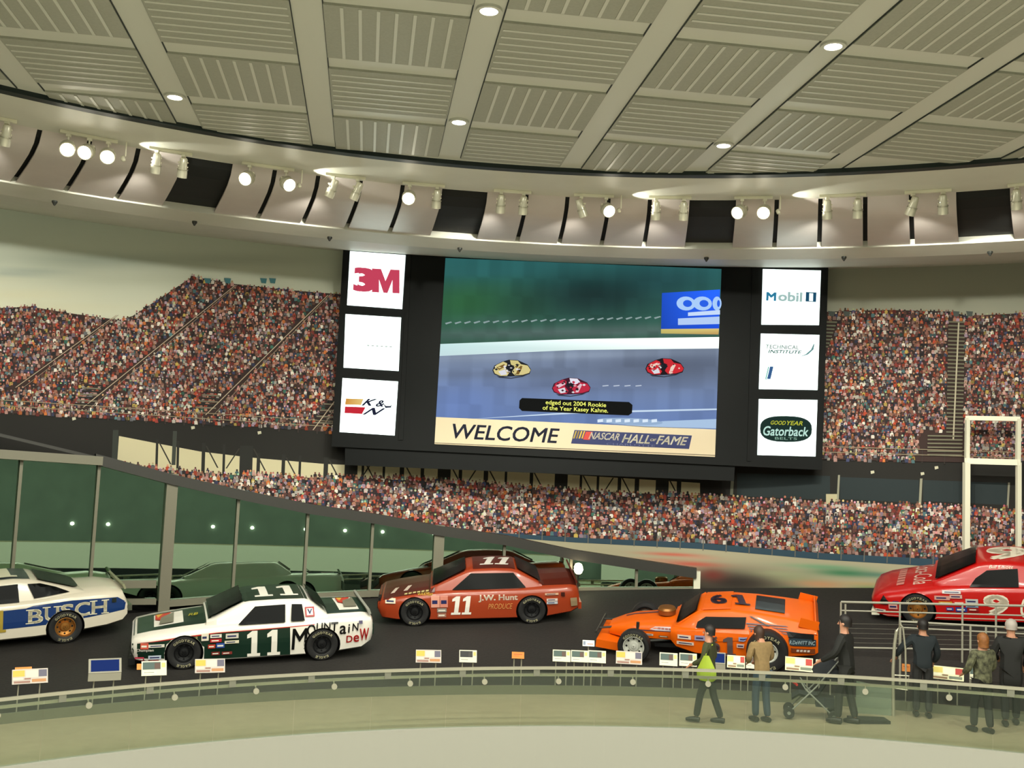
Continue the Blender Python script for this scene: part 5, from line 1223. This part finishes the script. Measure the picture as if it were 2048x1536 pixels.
def person(label, foot_px, H, face, top, trou, hair, legpose=((0, 0), (0, 0)), arms=None, coat=0.0, headtilt=0.0, lean=0.0, hairlen=0.0, girth=1.0, shoe=(24, 22, 20), bald=False):
    """face: heading in degrees (0 = away from the camera, 90 = towards picture left). legpose: (forward offset of the foot, knee lift) per leg. arms: per side elbow and wrist (x, y, z) for 1.75 m"""
    p = hit_walk(*foot_px); s = H/1.75
    e = empty('person', Matrix.Translation(p) @ Matrix.Rotation(rad(face), 4, 'Z') @ Matrix.Scale(s, 4), label, 'person')
    SK = mat('skin', C(186, 132, 104), .55, noise=.05, scale=20)
    arms = arms or (((-.25, -.02, 1.14), (-.24, .10, .92)), ((.25, -.02, 1.14), (.24, .10, .92)))
    L_ = lean
    pel, bel, che, nk = Vector((0, 0, .95)), Vector((0, .01+L_*.3, 1.10)), Vector((0, L_*.8, 1.30)), Vector((0, L_, 1.46))
    hd = Vector((0, L_+.02+headtilt*.5, 1.555-headtilt*.2)); cr = Vector((0, L_+.0+headtilt, 1.645-headtilt*.3))
    g = girth
    # body: head, neck, trunk, arms with hands and fingers, legs - one surface
    V = [pel, bel, che, nk, hd, cr]; Rr = [.10, .10, .11, .055, (.072, .082), (.084, .098)]; E = [(0, 1), (1, 2), (2, 3), (3, 4), (4, 5)]
    for sd, (el, wr) in zip((-1, 1), arms):
        sh = Vector((.165*sd, L_*.9, 1.39)); el, wr = Vector(el), Vector(wr); n = len(V); d = (wr-el).normalized()
        V += [sh, el, wr, wr+d*.07]; Rr += [.05, .04, .026, (.034, .02)]; E += [(2, n), (n, n+1), (n+1, n+2), (n+2, n+3)]
        side = d.cross(Vector((0, 1, 0.3))).normalized()
        for k, ln in enumerate((.075, .085, .08, .062)):
            m_ = len(V); o_ = side*(k-1.5)*.02; V += [V[n+3]+o_+d*.035, V[n+3]+o_+d*(.035+ln*.6)+Vector((0, .008, -.012)), ]; Rr += [.0095, .008]; E += [(n+3, m_), (m_, m_+1)]
        m_ = len(V); V += [wr+d*.04-side*.04*sd+Vector((0, .02, 0)), wr+d*.075-side*.05*sd+Vector((0, .035, 0))]; Rr += [.011, .009]; E += [(n+2, m_), (m_, m_+1)]
    lp = []
    for sd, (fy, kn) in zip((-1, 1), legpose):
        hip = Vector((.09*sd, 0, .90)); knee = Vector((.10*sd, fy*.55+.03+kn, .50)); ank = Vector((.10*sd, fy, .09)); lp.append((hip, knee, ank)); n = len(V)
        V += [hip, knee, ank]; Rr += [.075, .05, .036]; E += [(0, n), (n, n+1), (n+1, n+2)]
    skinned('body', V, E, Rr, SK, e)
    # trousers
    V = [Vector((0, 0, .98))]; Rr = [(.125*g, .10*g)]; E = []
    for hip, knee, ank in lp: 
        n = len(V); V += [hip+Vector((0, 0, -.04)), knee, ank+Vector((0, 0, .0))]; Rr += [.098*g, .074, .068]; E += [(0, n), (n, n+1), (n+1, n+2)]
    skinned('trousers', V, E, Rr, trou, e)
    # jacket
    coat = max(coat, .1)
    V = [Vector((0, 0, .90-coat)), Vector((0, 0, .98)), bel, che, nk+Vector((0, -.01, -.03))]; Rr = [(.175*g, .14*g), (.165*g, .13*g), (.15*g, .12*g), (.165*g, .13*g), .07]; E = [(0, 1), (1, 2), (2, 3), (3, 4)]
    for sd, (el, wr) in zip((-1, 1), arms):
        sh = Vector((.185*sd, L_*.9, 1.38)); n = len(V); V += [sh, Vector(el), Vector(wr)]; Rr += [.078*g, .062*g, .048]; E += [(3, n), (n, n+1), (n+1, n+2)]
    skinned('jacket', V, E, Rr, top, e, root=3)
    for (hip, knee, ank) in lp:
        b = MB(); b.tube([ank+Vector((0, -.06, -.035)), ank+Vector((0, .02, -.03)), ank+Vector((0, .12, -.045)), ank+Vector((0, .19, -.055))], [.045, .05, .045, .028], 10); b.build('shoe', mat('shoe_%d' % shoe[0], C(*shoe), .5), e, smooth=True)
    # hair shell and face
    b = MB(); v = []; f = []; NU, NV = 16, 8
    for j in range(NV+1):
        ph = PI/2-(PI*.80)*j/NV
        for i in range(NU):
            t = 2*PI*i/NU; front = max(0, math.sin(t)); ph2 = max(ph, -.95+1.5*max(0, math.sin(t)+.12)) if not bald else max(ph, -.7+1.5*max(0, math.sin(t)+.15))
            cp = math.cos(ph2) if ph2 > 0 else max(math.cos(ph2), .93)
            r = Vector((.098*cp*math.cos(t), .112*cp*math.sin(t), .108*math.sin(ph2))); v.append(cr+r+Vector((0, -.005, -.005-(hairlen*(j/NV)**2 if front < .3 else 0))))
    for j in range(NV):
        for i in range(NU): f.append((j*NU+i, j*NU+(i+1) % NU, (j+1)*NU+(i+1) % NU, (j+1)*NU+i))
    b.add(v, f); b.build('hair', hair, e, smooth=True)
    b = MB(); c0 = (hd+cr)/2
    b.add([c0+Vector(q) for q in ((-.016, .085, -.03), (.016, .085, -.03), (0, .118, -.028), (0, .09, .025))], [(0, 1, 2), (1, 3, 2), (3, 0, 2), (0, 3, 1)])
    for sx in (-1, 1): b.lathe([(.008, -.008), (.024, 0), (.008, .008)], 8, Matrix.Rotation(PI/2, 3, 'Y'), c0+Vector((.092*sx, -.005, -.01)))
    b.build('nose_and_ears', SK, e)
    b = MB()
    for sx in (-1, 1): b.lathe([(.004, 0), (.012, .003), (.004, .006)], 8, Matrix.Rotation(-PI/2, 3, 'X'), c0+Vector((.033*sx, .086, .018)))
    b.box(c0+Vector((0, .088, -.058)), (.045, .008, .008)); b.build('eyes_and_mouth', mat('eye_dark', C(50, 24, 22), .4), e)
    return e
D1 = mat('cloth_black', C(24, 24, 22), .8); D2 = mat('cloth_charcoal', C(34, 34, 34), .8, noise=.2, scale=30); JEAN = mat('denim', C(40, 56, 72), .85, noise=.15, scale=40); TAN = mat('cloth_tan', C(136, 112, 74), .85, noise=.1, scale=20)
OLIVE = mat('cloth_olive', C(58, 62, 34), .85); PAT = mat('cloth_mottled', C(84, 84, 62), .85, noise=.75, scale=14); NAVYC = mat('cloth_navy', C(22, 30, 34), .85)
H1 = mat('hair_dark', C(24, 18, 16), .6); H2 = mat('hair_brown', C(60, 38, 26), .6); H3 = mat('hair_auburn', C(128, 78, 34), .6, noise=.2, scale=30); H4 = mat('hair_white', C(170, 160, 152), .6)
p1 = person('person in dark jacket carrying a lime green shoulder bag, walking', (1417, 1446), 1.60, 62, OLIVE, D1, H1, ((.2, .0), (-.2, .04)), (((-.22, .06, 1.14), (-.14, .28, 1.02)), ((.24, -.02, 1.14), (.2, .16, 1.0))), lean=.03, girth=.92)
p2 = person('person in tan jacket and blue jeans with head bowed over the placards', (1522, 1444), 1.58, 20, TAN, JEAN, H2, ((.03, .0), (-.06, .02)), (((-.25, .06, 1.14), (-.12, .28, 1.04)), ((.25, .06, 1.14), (.12, .28, 1.04))), headtilt=.07, lean=.06, hairlen=.06)
p3 = person('tall person in a black suit pushing the stroller', (1692, 1448), 1.78, 55, D1, D1, H1, ((.1, .0), (-.12, .02)), (((-.27, .10, 1.14), (-.2, .36, .98)), ((.27, .10, 1.14), (.2, .36, .98))), coat=.1, lean=.04, girth=1.08)
p4 = person('person in a dark coat gripping the steel gate post with an outstretched arm', (1845, 1435), 1.66, -10, NAVYC, D2, H1, ((.04, .0), (-.04, .0)), (((-.36, .04, 1.20), (-.44, .16, 1.02)), ((.27, .06, 1.12), (.22, .2, .95))), coat=.05, girth=1.1, lean=.03)
p5 = person('person with auburn hair in a mottled patterned coat', (1965, 1466), 1.58, 15, PAT, D1, H3, ((.1, .0), (-.08, .0)), (((-.26, .04, 1.12), (-.2, .24, 1.0)), ((.26, .04, 1.12), (.2, .24, 1.0))), coat=.12, girth=1.1, hairlen=.07)
p6 = person('person with short white hair in a black overcoat', (2022, 1452), 1.74, -15, D1, D1, H4, ((-.1, .02), (.12, .0)), (((-.28, .06, 1.12), (-.16, .28, 1.04)), ((.28, .04, 1.12), (.24, .2, .95))), coat=.3, girth=1.15, bald=True)
# lime bag on the walking person's hip
LIME = mat('bag_lime', C(150, 170, 44), .7)
e = empty('shoulder_bag', p1.matrix_world @ Matrix.Translation((-.25, -.02, .78)) @ Matrix.Rotation(PI/2, 4, 'Z'), 'lime green shoulder bag slung across a dark jacket', 'bag')
b = MB(); v = []; prof = [(.12, .0), (.18, .05), (.18, .18), (.12, .30), (.05, .44)]
for (w, z) in prof:
    for k in range(12):
        t = 2*PI*k/12; v.append((w*math.cos(t)+.03*z, .055*math.sin(t)*(1 if w > .15 else .8), z))
f = [(j*12+k, j*12+(k+1) % 12, (j+1)*12+(k+1) % 12, (j+1)*12+k) for j in range(4) for k in range(12)]+[tuple(range(11, -1, -1)), tuple(48+k for k in range(12))]
b.add(v, f).build('pouch', LIME, e, smooth=True)
b = MB(); b.tube([(.02, .0, .39), (.03, -.01, .46), (.02, -.08, .57), (-.04, -.18, .62)], .012, 6); b.build('strap', LIME, e, smooth=True)
# stroller
p = hit_walk(1624, 1436); e = empty('stroller', frame(p, Vector((-1, .25, 0)), Vector((0, 0, 1))), 'folding baby stroller with dark fabric, grey wheels and a red trim', 'stroller')
GYF = mat('stroller_grey', C(130, 132, 124), .5); FAB = mat('stroller_fabric', C(30, 34, 38), .85)
b = MB()
for y in (-.2, .2):
    b.tube([(.38, y, .09), (-.05, y, .55), (-.42, y, 1.02)], .013, 8); b.tube([(-.34, y, .09), (.12, y, .5), (.2, y, .62)], .013, 8); b.tube([(-.42, y, 1.02), (-.5, y, 1.03)], .018, 8)
b.tube([(.05, -.2, .44), (.05, .2, .44)], .011, 8); b.tube([(-.34, -.2, .12), (-.34, .2, .12)], .011, 8); b.tube([(.38, -.2, .12), (.38, .2, .12)], .011, 8); b.build('chassis', GYF, e)
for x in (.38, -.34):
    for y in (-.2, .2):
        for dy in (-.028, .028):
            b = MB(); b.lathe([(.03, -.014), (.085, -.014), (.092, 0), (.085, .014), (.03, .014)], 18, Matrix.Rotation(PI/2, 3, 'X'), closed=True); w = b.build('wheel', M_TIRE, e, Matrix.Translation((x, y+dy, .092)), smooth=True)
            b = MB(); b.lathe([(.05, -.008), (.05, .008)], 12, Matrix.Rotation(PI/2, 3, 'X')); b.build('hub', GYF, w)
b = MB(); v = []; pr_ = [(.34, .34), (.22, .42), (.1, .40), (-.08, .42), (-.2, .6), (-.32, .86)]
for x, z in pr_:
    for k in range(7): t = (k/6-.5)*2; v.append((x, .19*t, z-.05*(1-t*t)))
f = [(i*7+k, i*7+k+1, (i+1)*7+k+1, (i+1)*7+k) for i in range(5) for k in range(6)]; b.add(v, f)
b.add([(q[0], q[1], q[2]-.02) for q in v], [tuple(reversed(q)) for q in f]); b.build('seat_fabric', FAB, e, smooth=True)
b = MB(); v = []
for i in range(7):
    a = rad(20+i*20)
    for k in range(9): t = PI*k/8; v.append((-.26+.30*math.cos(a)*(.6+.4*math.sin(t)), .2*math.cos(t), .70+.30*math.sin(a)*math.sin(t)**.6))
f = [(i*9+k, i*9+k+1, (i+1)*9+k+1, (i+1)*9+k) for i in range(6) for k in range(8)]; b.add(v, f).build('canopy', FAB, e, smooth=True)
b = MB(); b.tube([(.26, -.2, .56), (.32, 0, .57), (.26, .2, .56)], .022, 8); b.build('bumper_bar', mat('trim_red', C(170, 36, 30), .6), e)
b = MB(); b.box((-.2, 0, .3), (.3, .3, .16)); b.build('basket', FAB, e)
# ------------------------------------------------------------------ tidy: what is too small to pick apart counts as one piece
for o in bpy.data.objects:
    if o.name.split('.')[0] in ('vent_hole', 'tyre_lettering', 'print', 'speed_streaks', 'sky', 'eyes_and_mouth'): o['kind'] = 'stuff'
